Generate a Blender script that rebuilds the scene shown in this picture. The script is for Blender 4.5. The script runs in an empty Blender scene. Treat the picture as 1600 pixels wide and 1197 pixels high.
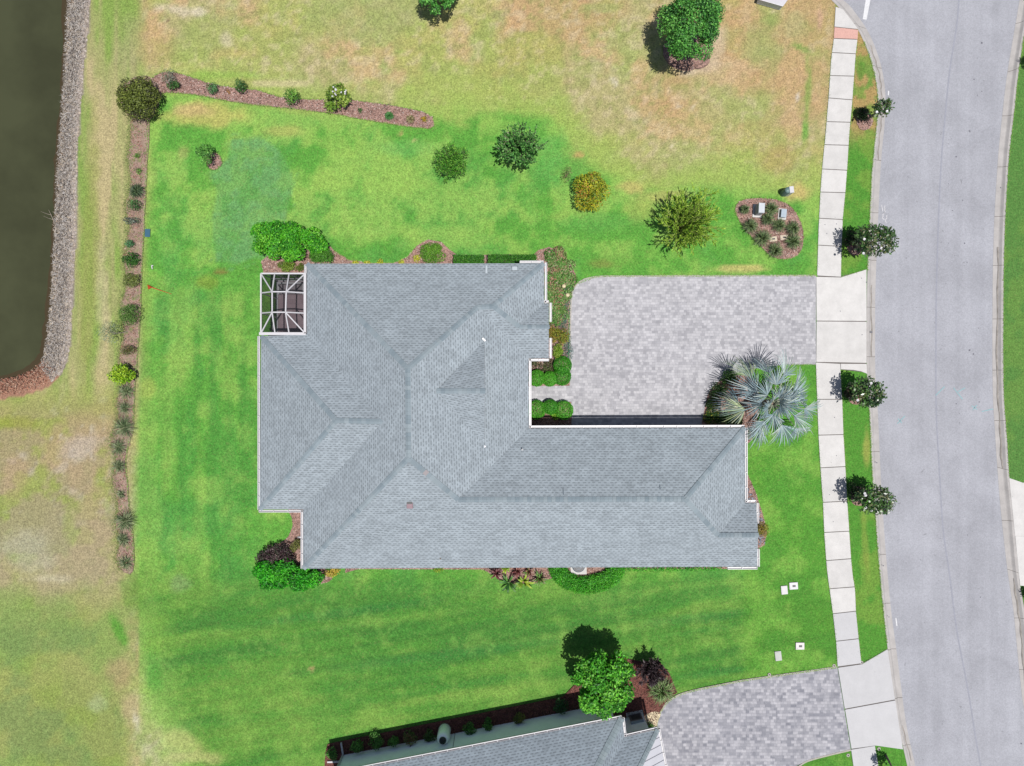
import bpy, math, random
import numpy as np
from mathutils import Vector

# ------------------------------------------------------------------ camera, world, sun, exposure
H, S = 44.0, 24.0                    # drone height in metres, photo pixels per metre on the ground
CX, CY = 800.0, 598.5
sc = bpy.context.scene
C = sc.collection
cam_d = bpy.data.cameras.new('camera'); cam = bpy.data.objects.new('camera', cam_d); C.objects.link(cam)
cam.location = (0, 0, H); cam.rotation_euler = (0, 0, 0)
cam_d.sensor_width = 36.0; cam_d.lens = 36.0 * H / (1600 / S)
cam_d.clip_start = 0.5; cam_d.clip_end = 2000
sc.camera = cam
SUN = Vector((0.15, -0.165, 1.0)).normalized()
w = bpy.data.worlds.new('World'); sc.world = w; w.use_nodes = True
nt = w.node_tree
sky = nt.nodes.new('ShaderNodeTexSky'); sky.sky_type = 'NISHITA'; sky.sun_disc = False
sky.sun_elevation = math.asin(SUN.z); sky.sun_rotation = math.atan2(SUN.x, SUN.y)
sky.air_density = 1.0; sky.dust_density = 1.5
nt.links.new(sky.outputs[0], nt.nodes['Background'].inputs[0])
nt.nodes['Background'].inputs[1].default_value = 0.065
sl = bpy.data.lights.new('sun', 'SUN'); sl.energy = 4.6; sl.angle = math.radians(0.5); sl.color = (1.0, 0.97, 0.93)
so = bpy.data.objects.new('sun', sl); C.objects.link(so)
so.rotation_euler = (-SUN).to_track_quat('-Z', 'Y').to_euler(); so.location = (10, -10, 60)
sc.view_settings.view_transform = 'Standard'; sc.view_settings.look = 'None'
sc.view_settings.gamma = 1.0; sc.view_settings.exposure = 0.40
LUM = 2.17                           # linear brightness of a white level surface under this light

# ------------------------------------------------------------------ helpers
rng = np.random.default_rng(7)
random.seed(7)
def lin1(c):
    c = c / 255.0
    return c / 12.92 if c <= 0.04045 else ((c + 0.055) / 1.055) ** 2.4
def A(c, k=1.0):                     # base colour of a thing that looks like c in the sun
    return tuple(min(0.9, lin1(v) / LUM * k) for v in c)
def linA(a):
    a = np.asarray(a, float) / 255.0
    return np.where(a <= 0.04045, a / 12.92, ((a + 0.055) / 1.055) ** 2.4) / LUM
def W(px, py, z=0.0):                # photo pixel + height -> world
    k = (H - z) / H / S
    return Vector(((px - CX) * k, (CY - py) * k, z))
def G(gx, gy, z=0.0):                # ground pixel + height -> world
    return Vector(((gx - CX) / S, (CY - gy) / S, z))

def tag(o, label=None, cat=None, group=None, kind=None):
    if label: o['label'] = label
    if cat: o['category'] = cat
    if group: o['group'] = group
    if kind: o['kind'] = kind
    return o
def empty(name, loc, label, cat, group=None, rz=0):
    o = bpy.data.objects.new(name, None); C.objects.link(o)
    o.location = loc; o.rotation_euler.z = rz; o.empty_display_size = 0.2
    return tag(o, label, cat, group)
def link(name, me, mat, parent=None, smooth=False):
    o = bpy.data.objects.new(name, me); C.objects.link(o)
    for m in (mat if isinstance(mat, (list, tuple)) else [mat]): me.materials.append(m)
    if parent is not None:
        o.parent = parent                      # parts are modelled in world space and moved into the parent's space
        me.transform(parent.matrix_basis.inverted()) if parent.parent is None else me.transform(parent.parent.matrix_basis.inverted())
    if smooth:
        me.polygons.foreach_set('use_smooth', [True] * len(me.polygons))
    return o
class MB:
    def __init__(s): s.v = []; s.f = []; s.c = []; s.mi = []
    def add(s, vs, fs, col=None, mi=0):
        b = len(s.v); s.v += [tuple(v) for v in vs]; s.f += [tuple(i + b for i in f) for f in fs]
        s.mi += [mi] * len(fs)
        s.c += [col if col else (1, 1, 1)] * len(vs)
    def box(s, c, d, rz=0.0, col=None, mi=0, taper=1.0):
        cx, cy, cz = c; a, b, h = d[0] / 2, d[1] / 2, d[2] / 2
        cs, sn = math.cos(rz), math.sin(rz); vs = []
        for k, t in ((-h, 1.0), (h, taper)):
            for x, y in ((-a, -b), (a, -b), (a, b), (-a, b)):
                x *= t; y *= t
                vs.append((cx + x * cs - y * sn, cy + x * sn + y * cs, cz + k))
        s.add(vs, [(3, 2, 1, 0), (4, 5, 6, 7), (0, 1, 5, 4), (1, 2, 6, 5), (2, 3, 7, 6), (3, 0, 4, 7)], col, mi)
    def beam(s, a, b, wd, hh=None, col=None, mi=0):
        a = Vector(a); b = Vector(b); hh = hh or wd
        d = (b - a)
        if d.length < 1e-6: return
        d.normalize()
        up = Vector((0, 0, 1)) if abs(d.z) < 0.95 else Vector((0, 1, 0))
        sd = d.cross(up).normalized() * wd / 2; u = sd.cross(d).normalized() * hh / 2
        vs = []
        for p in (a, b):
            vs += [p - sd - u, p + sd - u, p + sd + u, p - sd + u]
        s.add(vs, [(3, 2, 1, 0), (4, 5, 6, 7), (0, 1, 5, 4), (1, 2, 6, 5), (2, 3, 7, 6), (3, 0, 4, 7)], col, mi)
    def tube(s, pts, rad, n=7, col=None, mi=0, cap=True):
        pts = [Vector(p) for p in pts]; rings = []
        vs = []; fs = []
        for i, p in enumerate(pts):
            d = (pts[min(i + 1, len(pts) - 1)] - pts[max(i - 1, 0)])
            if d.length < 1e-7: d = Vector((0, 0, 1))
            d.normalize()
            up = Vector((0, 0, 1)) if abs(d.z) < 0.9 else Vector((1, 0, 0))
            a = d.cross(up).normalized(); b = a.cross(d).normalized()
            r = rad[i] if isinstance(rad, (list, tuple)) else rad
            for k in range(n):
                t = 2 * math.pi * k / n
                vs.append(p + a * math.cos(t) * r + b * math.sin(t) * r)
        for i in range(len(pts) - 1):
            for k in range(n):
                k2 = (k + 1) % n
                fs.append((i * n + k, i * n + k2, (i + 1) * n + k2, (i + 1) * n + k))
        if cap:
            fs.append(tuple(range(n))); fs.append(tuple((len(pts) - 1) * n + k for k in reversed(range(n))))
        s.add(vs, fs, col, mi)
    def lathe(s, c, prof, n=24, col=None, mi=0):
        vs = []; fs = []
        for r, z in prof:
            for k in range(n):
                t = 2 * math.pi * k / n
                vs.append((c[0] + r * math.cos(t), c[1] + r * math.sin(t), c[2] + z))
        for i in range(len(prof) - 1):
            for k in range(n):
                k2 = (k + 1) % n
                fs.append((i * n + k, i * n + k2, (i + 1) * n + k2, (i + 1) * n + k))
        fs.append(tuple((len(prof) - 1) * n + k for k in range(n)))
        s.add(vs, fs, col, mi)
    def prism(s, poly, z0, z1, col=None, mi=0):
        n = len(poly)
        ar = sum(poly[i][0] * poly[(i + 1) % n][1] - poly[(i + 1) % n][0] * poly[i][1] for i in range(n))
        if ar < 0: poly = poly[::-1]
        vs = [(p[0], p[1], z0) for p in poly] + [(p[0], p[1], z1) for p in poly]
        fs = [tuple(reversed(range(n))), tuple(range(n, 2 * n))] + [(i, (i + 1) % n, (i + 1) % n + n, i + n) for i in range(n)]
        s.add(vs, fs, col, mi)
    def mesh(s, name):
        me = bpy.data.meshes.new(name); me.from_pydata(s.v, [], s.f); me.update()
        ca = me.color_attributes.new('Col', 'FLOAT_COLOR', 'POINT')
        buf = np.ones((len(s.v), 4), np.float32); buf[:, :3] = np.array(s.c, np.float32)
        ca.data.foreach_set('color', buf.ravel())
        if any(s.mi): me.polygons.foreach_set('material_index', s.mi)
        return me
    def build(s, name, mat, parent=None, smooth=False, bevel=0):
        o = link(name, s.mesh(name), mat, parent, smooth)
        if bevel:
            m = o.modifiers.new('bevel', 'BEVEL'); m.width = bevel; m.segments = 2; m.limit_method = 'ANGLE'
        return o

# ------------------------------------------------------------------ materials
def new_mat(name):
    m = bpy.data.materials.new(name); m.use_nodes = True
    t = m.node_tree; b = t.nodes['Principled BSDF']
    return m, t, b
def nd(t, kind, **kw):
    n = t.nodes.new(kind)
    for k, v in kw.items():
        if k in n.inputs: n.inputs[k].default_value = v
        else: setattr(n, k, v)
    return n
def mixc(t, fac, a, b, blend='MIX'):
    n = t.nodes.new('ShaderNodeMix'); n.data_type = 'RGBA'; n.blend_type = blend
    for sock, v in ((n.inputs[0], fac), (n.inputs[6], a), (n.inputs[7], b)):
        if hasattr(v, 'is_output'): t.links.new(v, sock)
        else: sock.default_value = v if not isinstance(v, tuple) else (v + (1,) if len(v) == 3 else v)
    return n.outputs[2]
def ramp(t, fac, stops):
    n = t.nodes.new('ShaderNodeValToRGB'); e = n.color_ramp.elements
    while len(e) < len(stops): e.new(0.5)
    for el, (p, c) in zip(e, stops):
        el.position = p; el.color = (c, c, c, 1) if not isinstance(c, tuple) else c + (1,)
    t.links.new(fac, n.inputs[0]); return n.outputs[0]
def noise(t, vec, scale, detail=3, rough=0.6, dist=0.0):
    n = nd(t, 'ShaderNodeTexNoise'); n.inputs['Scale'].default_value = scale
    n.inputs['Detail'].default_value = detail; n.inputs['Roughness'].default_value = rough
    n.inputs['Distortion'].default_value = dist
    t.links.new(vec, n.inputs['Vector']); return n.outputs['Fac']
def pos(t): return t.nodes.new('ShaderNodeNewGeometry').outputs['Position']
def mapv(t, vec, scale=(1, 1, 1), rz=0.0):
    n = t.nodes.new('ShaderNodeMapping'); n.inputs['Scale'].default_value = scale; n.inputs['Rotation'].default_value = (0, 0, rz)
    t.links.new(vec, n.inputs['Vector']); return n.outputs[0]
def mth(t, op, a, b=None):
    n = t.nodes.new('ShaderNodeMath'); n.operation = op
    for i, v in enumerate((a, b)):
        if v is None: continue
        if hasattr(v, 'is_output'): t.links.new(v, n.inputs[i])
        else: n.inputs[i].default_value = v
    return n.outputs[0]
def bump(t, b, h, strength=0.4, dist=0.02):
    n = nd(t, 'ShaderNodeBump', Strength=strength, Distance=dist)
    t.links.new(h, n.inputs['Height']); t.links.new(n.outputs[0], b.inputs['Normal'])

def plain(name, col, rough=0.6, var=0.12, scale=6.0, metal=0.0, spec=0.5):
    m, t, b = new_mat(name); p = pos(t)
    f = noise(t, p, scale, 4, 0.65)
    f2 = ramp(t, f, [(0.3, 1 - var), (0.7, 1 + var)])
    t.links.new(mixc(t, 1.0, col, f2, 'MULTIPLY'), b.inputs['Base Color'])
    b.inputs['Roughness'].default_value = rough; b.inputs['Metallic'].default_value = metal
    b.inputs['Specular IOR Level'].default_value = spec
    return m
def vcol(name, rough=0.7, trans=0.0, spec=0.4, var=0.0, scale=20.0):
    m, t, b = new_mat(name)
    a = nd(t, 'ShaderNodeAttribute'); a.attribute_name = 'Col'; col = a.outputs['Color']
    if var:
        f = ramp(t, noise(t, pos(t), scale, 3, 0.7), [(0.3, 1 - var), (0.7, 1 + var)])
        col = mixc(t, 1.0, col, f, 'MULTIPLY')
    t.links.new(col, b.inputs['Base Color'])
    b.inputs['Roughness'].default_value = rough; b.inputs['Specular IOR Level'].default_value = spec
    if trans:
        tr = nd(t, 'ShaderNodeBsdfTranslucent'); mx = nd(t, 'ShaderNodeMixShader')
        mx.inputs[0].default_value = trans
        t.links.new(col, tr.inputs[0]); t.links.new(b.outputs[0], mx.inputs[1]); t.links.new(tr.outputs[0], mx.inputs[2])
        t.links.new(mx.outputs[0], t.nodes['Material Output'].inputs[0])
    return m

M = {}
M['leaf'] = vcol('leaf', 0.55, 0.28, 0.3)
M['glossleaf'] = vcol('glossy_leaf', 0.35, 0.15, 0.6)
M['frond'] = vcol('silver_frond', 0.5, 0.15, 0.4)
M['bark'] = plain('bark', A((150, 132, 118)), 0.9, 0.3, 14)
M['palebark'] = plain('pale_bark', A((190, 176, 160)), 0.9, 0.25, 14)
M['chips'] = vcol('chips', 0.9, 0, 0.2)
M['weepbark'] = plain('twig_bark', A((190, 200, 120)), 0.8, 0.2, 14)
M['white'] = plain('white_aluminium', A((234, 232, 236)), 0.4, 0.05, 3)
M['whitewall'] = plain('wall_paint', (.55, .55, .57), 0.75, 0.06, 2)
M['dark'] = plain('dark_plastic', (0.012, 0.013, 0.016), 0.5, 0.2, 9)

def lawn_mat():
    m, t, b = new_mat('lawn'); p = pos(t)
    a = nd(t, 'ShaderNodeAttribute'); a.attribute_name = 'Col'
    n1 = noise(t, p, 3.2, 5, 0.72); n2 = noise(t, p, 10.0, 4, 0.85); n3 = noise(t, p, 1.1, 4, 0.6, 0.6)
    f1 = ramp(t, n1, [(0.36, 0.86), (0.64, 1.14)])
    f2 = ramp(t, n2, [(0.36, 0.62), (0.64, 1.38)])
    c = mixc(t, 1.0, a.outputs['Color'], f1, 'MULTIPLY')
    c = mixc(t, 1.0, c, f2, 'MULTIPLY')
    straw = ramp(t, noise(t, mapv(t, p, (1, 1, 1), .7), 7.0, 5, 0.85), [(0.54, 0.0), (0.66, 0.5)])
    c = mixc(t, straw, c, mixc(t, 0.5, c, A((205, 195, 130))))
    teal = ramp(t, n3, [(0.52, 0.0), (0.68, 0.14)])
    c = mixc(t, teal, c, mixc(t, 1.0, c, (0.74, 0.93, 0.92), 'MULTIPLY'))
    t.links.new(c, b.inputs['Base Color']); b.inputs['Roughness'].default_value = 0.95
    b.inputs['Specular IOR Level'].default_value = 0.15
    bump(t, b, n2, 0.5, 0.04)
    return m
M['lawn'] = lawn_mat()

def mulch_mat(name, base, dark=0.55, weedy=False):
    m, t, b = new_mat(name); p = pos(t)
    v = nd(t, 'ShaderNodeTexVoronoi'); v.inputs['Scale'].default_value = 14.0; t.links.new(mapv(t, p, (1, 1.6, 1), 0.6), v.inputs['Vector'])
    r = nd(t, 'ShaderNodeSeparateColor'); t.links.new(v.outputs['Color'], r.inputs[0])
    f = ramp(t, r.outputs[0], [(0.0, dark), (0.5, 0.95), (1.0, 1.5)])
    c = mixc(t, 1.0, base, f, 'MULTIPLY')
    f2 = ramp(t, noise(t, p, 2.0, 4, 0.7), [(0.35, 0.78), (0.65, 1.18)])
    c = mixc(t, 1.0, c, f2, 'MULTIPLY')
    if weedy:
        c = mixc(t, ramp(t, noise(t, p, 1.1, 5, 0.7), [(0.46, 0.0), (0.60, 0.75)]), c, A((184, 164, 142)))
        c = mixc(t, ramp(t, noise(t, mapv(t, p, (1, 1, 1), 1.0), 1.7, 5, 0.75), [(0.53, 0.0), (0.62, 0.8)]), c, A((132, 150, 84)))
    t.links.new(c, b.inputs['Base Color']); b.inputs['Roughness'].default_value = 0.95
    bump(t, b, v.outputs['Distance'], 0.8, 0.03)
    return m
M['mulch'] = mulch_mat('wood_mulch', A((178, 142, 130)))
M['weedy'] = mulch_mat('weedy_mulch', A((172, 140, 126)), 0.55, True)
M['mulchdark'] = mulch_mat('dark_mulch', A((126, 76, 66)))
M['bankdirt'] = mulch_mat('bank_soil', A((172, 160, 150)), 0.4)

def asphalt_mat():
    m, t, b = new_mat('asphalt'); p = pos(t)
    c = A((187, 188, 196))
    f = ramp(t, noise(t, p, 12.0, 3, 0.85), [(0.35, 0.86), (0.65, 1.14)])
    c1 = mixc(t, 1.0, c, f, 'MULTIPLY')
    f = ramp(t, noise(t, p, 0.35, 5, 0.6, 0.5), [(0.35, 0.90), (0.65, 1.07)])
    c1 = mixc(t, 1.0, c1, f, 'MULTIPLY')
    f = ramp(t, noise(t, mapv(t, p, (1.6, 0.05, 1), 0.0), 1.0, 3, 0.5), [(0.38, 0.96), (0.62, 1.03)])   # wheel-polished lanes along the street
    c1 = mixc(t, 1.0, c1, f, 'MULTIPLY')
    f = ramp(t, noise(t, p, 3.4, 3, 0.5), [(0.24, 0.72), (0.30, 1.0)])
    c1 = mixc(t, 1.0, c1, f, 'MULTIPLY')
    t.links.new(c1, b.inputs['Base Color']); b.inputs['Roughness'].default_value = 0.9
    bump(t, b, noise(t, p, 60.0, 2, 0.7), 0.3, 0.01)
    return m
M['asphalt'] = asphalt_mat()

def concrete_mat(name, col, stain=0.10, island=0.05):
    m, t, b = new_mat(name); p = pos(t)
    g = t.nodes.new('ShaderNodeNewGeometry')
    f = ramp(t, g.outputs['Random Per Island'], [(0.0, 1 - island), (1.0, 1 + island)])
    c = mixc(t, 1.0, col, f, 'MULTIPLY')
    f = ramp(t, noise(t, p, 1.2, 6, 0.7), [(0.3, 1 - stain), (0.65, 1.03)])
    c = mixc(t, 1.0, c, f, 'MULTIPLY')
    f = ramp(t, noise(t, p, 25.0, 2, 0.7), [(0.3, 0.94), (0.7, 1.05)])
    c = mixc(t, 1.0, c, f, 'MULTIPLY')
    f = ramp(t, noise(t, p, 4.5, 2, 0.5), [(0.20, 0.6), (0.24, 1.0)])
    c = mixc(t, 1.0, c, f, 'MULTIPLY')
    t.links.new(c, b.inputs['Base Color']); b.inputs['Roughness'].default_value = 0.85
    return m
M['concrete'] = concrete_mat('concrete', A((240, 237, 234)), 0.13, 0.05)
M['concrete2'] = concrete_mat('newer_concrete', A((223, 222, 224)), 0.06, 0.03)
M['kerb'] = concrete_mat('kerb_concrete', A((208, 203, 200)), 0.22, 0.03)
M['joint'] = plain('joint_dirt', A((120, 112, 108)), 0.95, 0.2, 6)
M['stain'] = plain('gutter_dirt', A((168, 161, 154)), 0.95, 0.3, 2.5)

def paver_mat(name, c1, c2, sc=1.0, contrast=1.0):
    m, t, b = new_mat(name)
    uv = mapv(t, pos(t), (1, 1, 1), 0.0)
    br = nd(t, 'ShaderNodeTexBrick'); t.links.new(uv, br.inputs['Vector'])
    br.offset = 0.37; br.offset_frequency = 2; br.squash = 1.55; br.squash_frequency = 3
    for k, v in (('Scale', 1.0), ('Brick Width', 0.19 * sc), ('Row Height', 0.17 * sc), ('Mortar Size', 0.006), ('Mortar Smooth', 0.3), ('Bias', 0.0)):
        br.inputs[k].default_value = v
    br.inputs['Color1'].default_value = (0, 0, 0, 1); br.inputs['Color2'].default_value = (1, 1, 1, 1); br.inputs['Mortar'].default_value = (0.5, 0.5, 0.5, 1)
    v = nd(t, 'ShaderNodeTexVoronoi'); v.distance = 'CHEBYCHEV'; v.inputs['Scale'].default_value = 3.6 / sc; v.inputs['Randomness'].default_value = 0.6
    t.links.new(uv, v.inputs['Vector'])
    r = nd(t, 'ShaderNodeSeparateColor'); t.links.new(v.outputs['Color'], r.inputs[0])
    mixf = mixc(t, 0.30, br.outputs['Color'], r.outputs[0])
    c = mixc(t, mixf, c1, c2)
    c = mixc(t, mth(t, 'MULTIPLY', br.outputs['Fac'], 0.5), c, tuple(x * 0.55 for x in c1))
    f = ramp(t, noise(t, pos(t), 0.4, 5, 0.65), [(0.35, 0.94), (0.65, 1.05)])
    c = mixc(t, 1.0, c, f, 'MULTIPLY')
    f = ramp(t, noise(t, pos(t), 2.2, 5, 0.75), [(0.30, 0.86), (0.40, 1.0), (0.7, 1.03)])
    c = mixc(t, 1.0, c, f, 'MULTIPLY')
    t.links.new(c, b.inputs['Base Color']); b.inputs['Roughness'].default_value = 0.85
    return m
M['paver'] = paver_mat('driveway_pavers', A((172, 171, 177)), A((226, 224, 228)))
M['paver2'] = paver_mat('neighbour_pavers', A((140, 141, 152)), A((212, 210, 216)), 1.15)
M['patio'] = paver_mat('patio_pavers', A((186, 160, 168)), A((206, 182, 190)), 1.6)

def shingle_mat(name, base, tint=1.0):
    m, t, b = new_mat(name)
    uv = nd(t, 'ShaderNodeUVMap'); uv.uv_map = 'UVMap'
    br = nd(t, 'ShaderNodeTexBrick'); t.links.new(uv.outputs[0], br.inputs['Vector'])
    br.offset = 0.5; br.offset_frequency = 2; br.squash = 1.35; br.squash_frequency = 3
    for k, v in (('Scale', 1.0), ('Brick Width', 0.30), ('Row Height', 0.150), ('Mortar Size', 0.008), ('Mortar Smooth', 0.1), ('Bias', 0.0)):
        br.inputs[k].default_value = v
    br.inputs['Color1'].default_value = (0, 0, 0, 1); br.inputs['Color2'].default_value = (1, 1, 1, 1); br.inputs['Mortar'].default_value = (0.5, 0.5, 0.5, 1)
    f = ramp(t, br.outputs['Color'], [(0.0, 0.86), (0.5, 1.0), (1.0, 1.10)])
    c = mixc(t, 1.0, base, f, 'MULTIPLY')
    # butt-edge shadow of every course painted into the colour, dashed at laminated tab steps
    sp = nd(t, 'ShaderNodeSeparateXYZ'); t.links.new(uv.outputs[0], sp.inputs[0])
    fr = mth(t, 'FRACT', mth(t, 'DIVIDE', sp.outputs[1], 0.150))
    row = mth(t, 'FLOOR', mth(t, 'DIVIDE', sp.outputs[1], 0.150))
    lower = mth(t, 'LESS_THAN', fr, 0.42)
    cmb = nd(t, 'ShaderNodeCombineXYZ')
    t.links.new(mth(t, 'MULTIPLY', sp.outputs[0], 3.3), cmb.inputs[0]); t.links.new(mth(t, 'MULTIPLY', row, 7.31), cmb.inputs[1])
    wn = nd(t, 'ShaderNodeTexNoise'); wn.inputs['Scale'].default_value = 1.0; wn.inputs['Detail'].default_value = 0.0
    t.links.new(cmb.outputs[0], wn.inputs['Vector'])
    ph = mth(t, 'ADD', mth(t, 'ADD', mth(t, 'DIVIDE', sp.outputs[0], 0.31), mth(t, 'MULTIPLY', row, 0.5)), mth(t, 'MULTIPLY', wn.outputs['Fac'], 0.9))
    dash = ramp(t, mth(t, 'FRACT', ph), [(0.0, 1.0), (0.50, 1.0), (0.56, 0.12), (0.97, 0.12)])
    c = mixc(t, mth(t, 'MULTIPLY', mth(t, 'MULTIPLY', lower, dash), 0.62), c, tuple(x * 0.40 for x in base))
    f = ramp(t, noise(t, pos(t), 0.8, 5, 0.7), [(0.35, 0.94), (0.65, 1.05)])
    c = mixc(t, 1.0, c, f, 'MULTIPLY')
    f = ramp(t, noise(t, mapv(t, pos(t), (0.5, 2.0, 1)), 1.6, 5, 0.7), [(0.36, 0.92), (0.6, 1.03)])
    c = mixc(t, 1.0, c, f, 'MULTIPLY')
    f = ramp(t, noise(t, pos(t), 30.0, 2, 0.7), [(0.3, 0.92), (0.7, 1.08)])
    c = mixc(t, 1.0, c, f, 'MULTIPLY')
    t.links.new(c, b.inputs['Base Color']); b.inputs['Roughness'].default_value = 0.9
    b.inputs['Specular IOR Level'].default_value = 0.25
    bump(t, b, fr, 0.35, 0.012)
    return m
M['shingle'] = shingle_mat('roof_shingles', A((182, 193, 201)))
M['shingle2'] = shingle_mat('neighbour_shingles', A((164, 176, 186)))
M['cap'] = vcol('cap_shingle', 0.9, 0, 0.2, 0.08, 30)

def water_mat():
    m, t, b = new_mat('pond_water'); p = pos(t)
    f = noise(t, p, 0.25, 4, 0.6)
    f = ramp(t, f, [(0.35, 0.0), (0.65, 1.0)])
    c = mixc(t, f, A((72, 74, 50), 1.0), A((85, 88, 61), 1.0))
    t.links.new(c, b.inputs['Base Color']); b.inputs['Roughness'].default_value = 0.12
    b.inputs['Specular IOR Level'].default_value = 0.35
    bump(t, b, noise(t, p, 5.0, 3, 0.6), 0.05, 0.02)
    return m
M['water'] = water_mat()

def screen_mat():
    m, t, b = new_mat('insect_screen')
    b.inputs['Base Color'].default_value = (0.012, 0.013, 0.015, 1); b.inputs['Roughness'].default_value = 0.9
    b.inputs['Specular IOR Level'].default_value = 0.1
    tr = nd(t, 'ShaderNodeBsdfTransparent'); mx = nd(t, 'ShaderNodeMixShader'); mx.inputs[0].default_value = 0.46
    t.links.new(tr.outputs[0], mx.inputs[1]); t.links.new(b.outputs[0], mx.inputs[2])
    t.links.new(mx.outputs[0], t.nodes['Material Output'].inputs[0])
    return m
M['screen'] = screen_mat()

# ------------------------------------------------------------------ 2-D tools
def catmull(pts, n=6, closed=True):
    P = [np.array(p, float) for p in pts]; out = []; N = len(P)
    rg = range(N) if closed else range(N - 1)
    for i in rg:
        p0 = P[(i - 1) % N] if closed or i > 0 else P[0]; p1 = P[i]; p2 = P[(i + 1) % N]
        p3 = P[(i + 2) % N] if closed or i + 2 < N else P[-1]
        for k in range(n):
            t = k / n
            out.append(0.5 * ((2 * p1) + (p2 - p0) * t + (2 * p0 - 5 * p1 + 4 * p2 - p3) * t * t + (3 * p1 - p0 - 3 * p2 + p3) * t ** 3))
    if not closed: out.append(P[-1])
    return out
def inpoly(x, y, poly):
    x = np.asarray(x); y = np.asarray(y); r = np.zeros(x.shape, bool); n = len(poly); j = n - 1
    for i in range(n):
        xi, yi = poly[i][0], poly[i][1]; xj, yj = poly[j][0], poly[j][1]
        c = ((yi > y) != (yj > y)) & (x < (xj - xi) * (y - yi) / ((yj - yi) if yj != yi else 1e-9) + xi)
        r ^= c; j = i
    return r
def distpoly(x, y, poly, closed=True):
    d = np.full(np.shape(x), 1e9); n = len(poly)
    for i in range(n if closed else n - 1):
        ax, ay = poly[i][0], poly[i][1]; bx, by = poly[(i + 1) % n][0], poly[(i + 1) % n][1]
        vx, vy = bx - ax, by - ay; L = vx * vx + vy * vy + 1e-9
        t = np.clip(((x - ax) * vx + (y - ay) * vy) / L, 0, 1)
        d = np.minimum(d, np.hypot(x - ax - t * vx, y - ay - t * vy))
    return d
def resample(pl, n):
    p = np.array(pl, float); d = np.r_[0, np.cumsum(np.hypot(*np.diff(p, axis=0).T))]
    s = np.linspace(0, d[-1], n)
    return np.c_[np.interp(s, d, p[:, 0]), np.interp(s, d, p[:, 1])]
def hsh(ix, iy, seed):
    h = (ix.astype(np.int64) * 374761393 + iy.astype(np.int64) * 668265263 + seed * 1274126177) & 0xffffffff
    h = ((h ^ (h >> 13)) * 1274126177) & 0xffffffff
    return ((h ^ (h >> 16)) & 0xffff) / 65535.0
def vn(x, y, s, seed):
    x = x / s; y = y / s; ix = np.floor(x); iy = np.floor(y); fx = x - ix; fy = y - iy
    fx = fx * fx * (3 - 2 * fx); fy = fy * fy * (3 - 2 * fy)
    a = hsh(ix, iy, seed); b = hsh(ix + 1, iy, seed); c = hsh(ix, iy + 1, seed); d = hsh(ix + 1, iy + 1, seed)
    return (a * (1 - fx) + b * fx) * (1 - fy) + (c * (1 - fx) + d * fx) * fy
def fbm(x, y, s, seed, o=4):
    r = 0; a = 1; t = 0
    for k in range(o):
        r = r + a * vn(x, y, s / 2 ** k, seed + k * 17); t += a; a *= 0.6
    return r / t
def sm(x, a, b):
    t = np.clip((x - a) / (b - a), 0, 1); return t * t * (3 - 2 * t)

# ------------------------------------------------------------------ outlines (photo pixels on the ground)
WATER = [(-9000, -9000), (104, -9000), (104, -300), (104, 0), (100, 60), (97, 120), (93, 180), (88, 240), (85, 300), (82, 380), (78, 450), (72, 520), (65, 556), (50, 576), (22, 588), (0, 594), (-300, 640), (-9000, 700)]
BANK = [(-9200, -9200), (143, -9200), (143, -300), (142, 0), (138, 50), (132, 100), (128, 150), (124, 200), (121, 250), (121, 320), (119, 380), (115, 450), (112, 520), (107, 560), (95, 588), (70, 608), (30, 620), (0, 624), (-300, 675), (-9200, 740)]
KO = [(-2500, -420), (700, -190), (1100, -110), (1200, -75), (1262, -35), (1297, -2), (1318, 20), (1340, 46), (1357, 84), (1367, 120), (1371, 152), (1370, 190), (1366, 228), (1362, 270), (1360, 310), (1357, 380), (1355, 430), (1354, 480), (1354, 570), (1356, 610), (1359, 660), (1362, 730), (1367, 800), (1373, 880), (1380, 955), (1387, 1015), (1394, 1070), (1404, 1135), (1416, 1190), (1450, 1340), (1560, 1700), (1900, 2600)]
KI = [(-2500, -400), (706, -174), (1106, -94), (1208, -60), (1275, -20), (1318, -6 + 4), (1342, 24), (1361, 54), (1375, 90), (1382, 120), (1385, 148), (1384, 190), (1380, 230), (1377, 270), (1375, 310), (1372, 380), (1370, 430), (1369, 480), (1369, 570), (1371, 610), (1374, 660), (1377, 730), (1381, 800), (1387, 880), (1394, 955), (1402, 1015), (1409, 1070), (1418, 1135), (1430, 1190), (1464, 1338), (1574, 1696), (1912, 2592)]
RI = [(1660, -2500), (1630, -300), (1604, -60), (1595, 0), (1583, 70), (1575, 120), (1568, 180), (1562, 240), (1558, 300), (1555, 360), (1553, 450), (1553, 600), (1557, 680), (1561, 740), (1566, 800), (1576, 890), (1585, 950), (1590, 1000), (1597, 1070), (1604, 1120), (1640, 1300), (1760, 1660), (2100, 2520)]
RO = [(1675, -2500), (1646, -300), (1620, -60), (1610, 0), (1599, 62), (1591, 116), (1584, 180), (1577, 240), (1573, 300), (1570, 360), (1568, 450), (1568, 600), (1573, 680), (1577, 745), (1583, 800), (1591, 895), (1600, 950), (1606, 1000), (1612, 1070), (1619, 1120), (1655, 1296), (1775, 1655), (2115, 2515)]
NK = 260
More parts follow.
